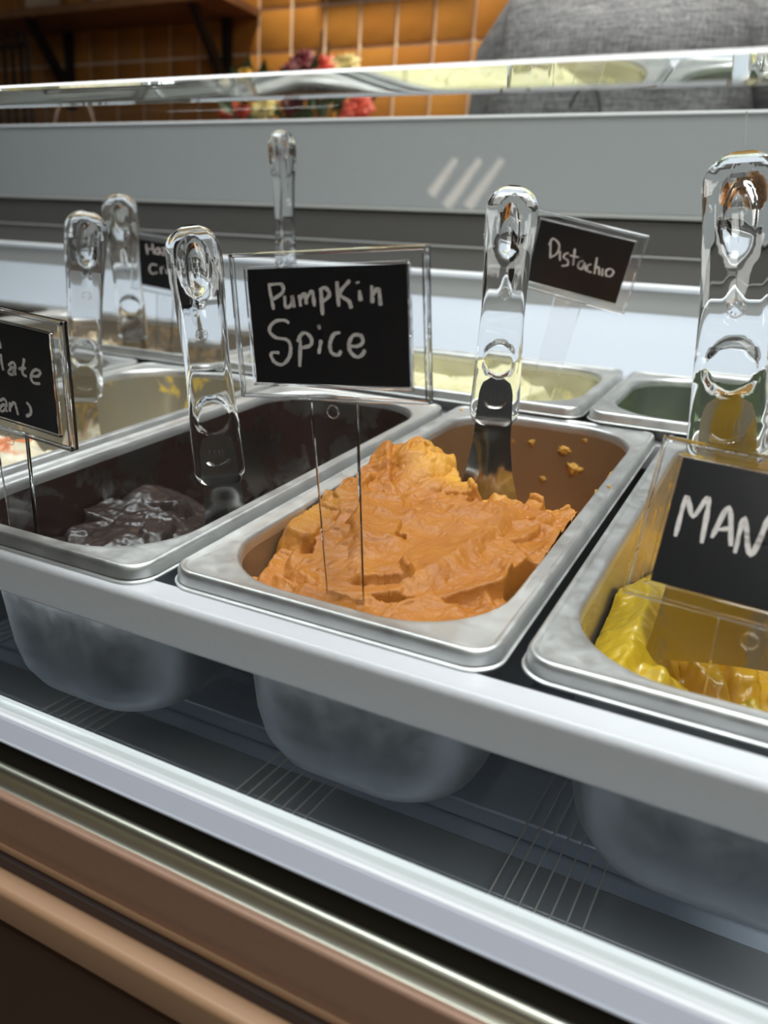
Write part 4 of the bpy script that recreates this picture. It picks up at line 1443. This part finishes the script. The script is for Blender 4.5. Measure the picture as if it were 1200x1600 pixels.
for s, base in ((-1, (-.16, .245, 1.292)), (1, (.22, .245, 1.292))):
    hb = 11 if s < 0 else 15
    for f, (dx, ln) in enumerate(((-.026, .055), (-.009, .064), (.009, .060), (.024, .048))):
        a = len(J)
        b = Vector(base)
        J += [((b.x + dx, b.y + .045, b.z - .002), .0095), ((b.x + dx * 1.1, b.y + .045 + ln * .55, b.z - .006), .0085), ((b.x + dx * 1.15, b.y + .045 + ln * .9, b.z - .014), .0075)]
        BN += [(hb, a), (a, a + 1), (a + 1, a + 2)]
    a = len(J)
    J += [((base[0] - s * .032, base[1] + .015, base[2] - .008), .010), ((base[0] - s * .046, base[1] + .045, base[2] - .018), .0085)]
    BN += [(hb, a), (a, a + 1)]
skin_body('body', J, BN, SKIN)


def loft(name, rings, mat, n=40, cap=False, wob=0.0, seed=1):
    """rings: (cx, cy, z, rx, ry)"""
    vs, fs = [], []
    # resample smoothly
    R = np.array(rings, float)
    t = np.arange(len(R))
    tt = np.linspace(0, len(R) - 1, (len(R) - 1) * 8 + 1)
    RR = np.stack([np.interp(tt, t, R[:, k]) for k in range(5)], 1)
    k_ = np.ones(7) / 7
    for c in range(5):
        pad = np.pad(RR[:, c], 3, mode='edge')
        RR[:, c] = np.convolve(pad, k_, 'valid')
    for cx, cy, z, rx, ry in RR:
        for k in range(n):
            a = 2 * PI * k / n
            c, s = math.cos(a), math.sin(a)
            e = 2 / 2.5
            f = 1 + wob * mnoise.noise(Vector((c * 2 + seed, s * 2, z * 9)))
            vs.append((cx + rx * f * math.copysign(abs(c) ** e, c), cy + ry * f * math.copysign(abs(s) ** e, s), z))
    m = len(RR)
    for i in range(m - 1):
        for k in range(n):
            l = (k + 1) % n
            fs.append((i * n + k, i * n + l, (i + 1) * n + l, (i + 1) * n + k))
    if cap:
        fs.append(tuple(range(n - 1, -1, -1)))
        fs.append(tuple((m - 1) * n + k for k in range(n)))
    return mesh_obj(name, vs, fs, mat, person, True)


shirt = loft('shirt', [(0, 0, .90, .205, .150), (0, 0, 1.00, .205, .150), (0, 0, 1.12, .200, .145), (0, -.005, 1.25, .203, .145), (0, -.01, 1.33, .210, .150), (0, -.01, 1.40, .215, .150), (0, 0, 1.47, .200, .125), (0, .01, 1.52, .12, .10), (0, .02, 1.54, .080, .085)], CLOTH, 72, wob=.09, seed=3)


def limb(name, pts, mat, parent_=None):
    mb = MB()
    mb.tube([p for p, r in pts], [r for p, r in pts], 20, cap=True)
    o = mb.build(name, mat, person)
    autosmooth(o, 70)
    return o


limb('sleeve', [((-.13, 0, 1.44), .085), ((-.185, .01, 1.38), .082), ((-.225, .05, 1.22), .068), ((-.235, .062, 1.155), .062)], CLOTH)
limb('sleeve', [((.13, 0, 1.44), .085), ((.20, .01, 1.405), .084), ((.265, .02, 1.34), .072), ((.305, .035, 1.262), .066)], CLOTH)
limb('trouser_leg', [((-.095, 0, .96), .118), ((-.10, 0, .86), .108), ((-.10, -.01, .50), .080), ((-.10, 0, .07), .070)], TROUSER)
limb('trouser_leg', [((.095, 0, .96), .118), ((.10, 0, .86), .108), ((.10, -.01, .50), .080), ((.10, 0, .07), .070)], TROUSER)
for s in (-1, 1):
    bm = bmesh.new()
    crumb(bm, Vector((s * .10, .06, .045)), (.050, .135, .046), 2.0 + s)
    me = bpy.data.meshes.new('shoe'); bm.to_mesh(me); bm.free(); me.materials.append(RUBBER)
    o = bpy.data.objects.new('shoe', me); COL.objects.link(o); o.parent = person
bm = bmesh.new()
crumb(bm, Vector((0, .045, 1.705)), (.098, .112, .105), 7.0)
me = bpy.data.meshes.new('hair'); bm.to_mesh(me); bm.free(); me.materials.append(HAIR)
me.polygons.foreach_set('use_smooth', [True] * len(me.polygons))
o = bpy.data.objects.new('hair', me); COL.objects.link(o); o.parent = person
STRAP = simple('apron_string', (.02, .02, .022), .8)
MB().tube([(-.04, -.160, 1.285), (-.022, -.164, 1.318), (-.004, -.164, 1.322), (.008, -.162, 1.285), (.012, -.160, 1.262)], .0022, 6).build('apron_string', STRAP, person)

# ================================================================== PENDANT LAMPS ON THE CUSTOMER SIDE (mirrored in the case glass)
def glow(name, col, strength):
    m, nt, p = mat_new(name)
    setp(p, Base_Color=col, Emission_Color=col, Emission_Strength=strength)
    return m


WARM_TUBE = glow('warm_lamp_tube', (1.0, .84, .70), 4)
pl = tag(empty('pendant_lamp', (-.425, -1.28, .76)), 'hanging lamp with three slanted warm tubes, seen only mirrored in the case glass', 'lamp')
MB().tube([(0, 0, .075), (0, 0, RZ1 - .76 - .001)], .003, 8).build('cord', RUBBER, pl)
MB().box(-.075, .075, -.02, .02, .058, .076, .003).build('lamp_bar', RUBBER, pl)
for dx, k in ((-.052, .75), (-.006, 1.0), (.042, 1.0)):
    MB().tube([(dx + .030 * k, 0, .057), (dx - .022 * k, 0, .057 - .100 * k)], [.006, .010], 12).build('lamp_tube', WARM_TUBE, pl)
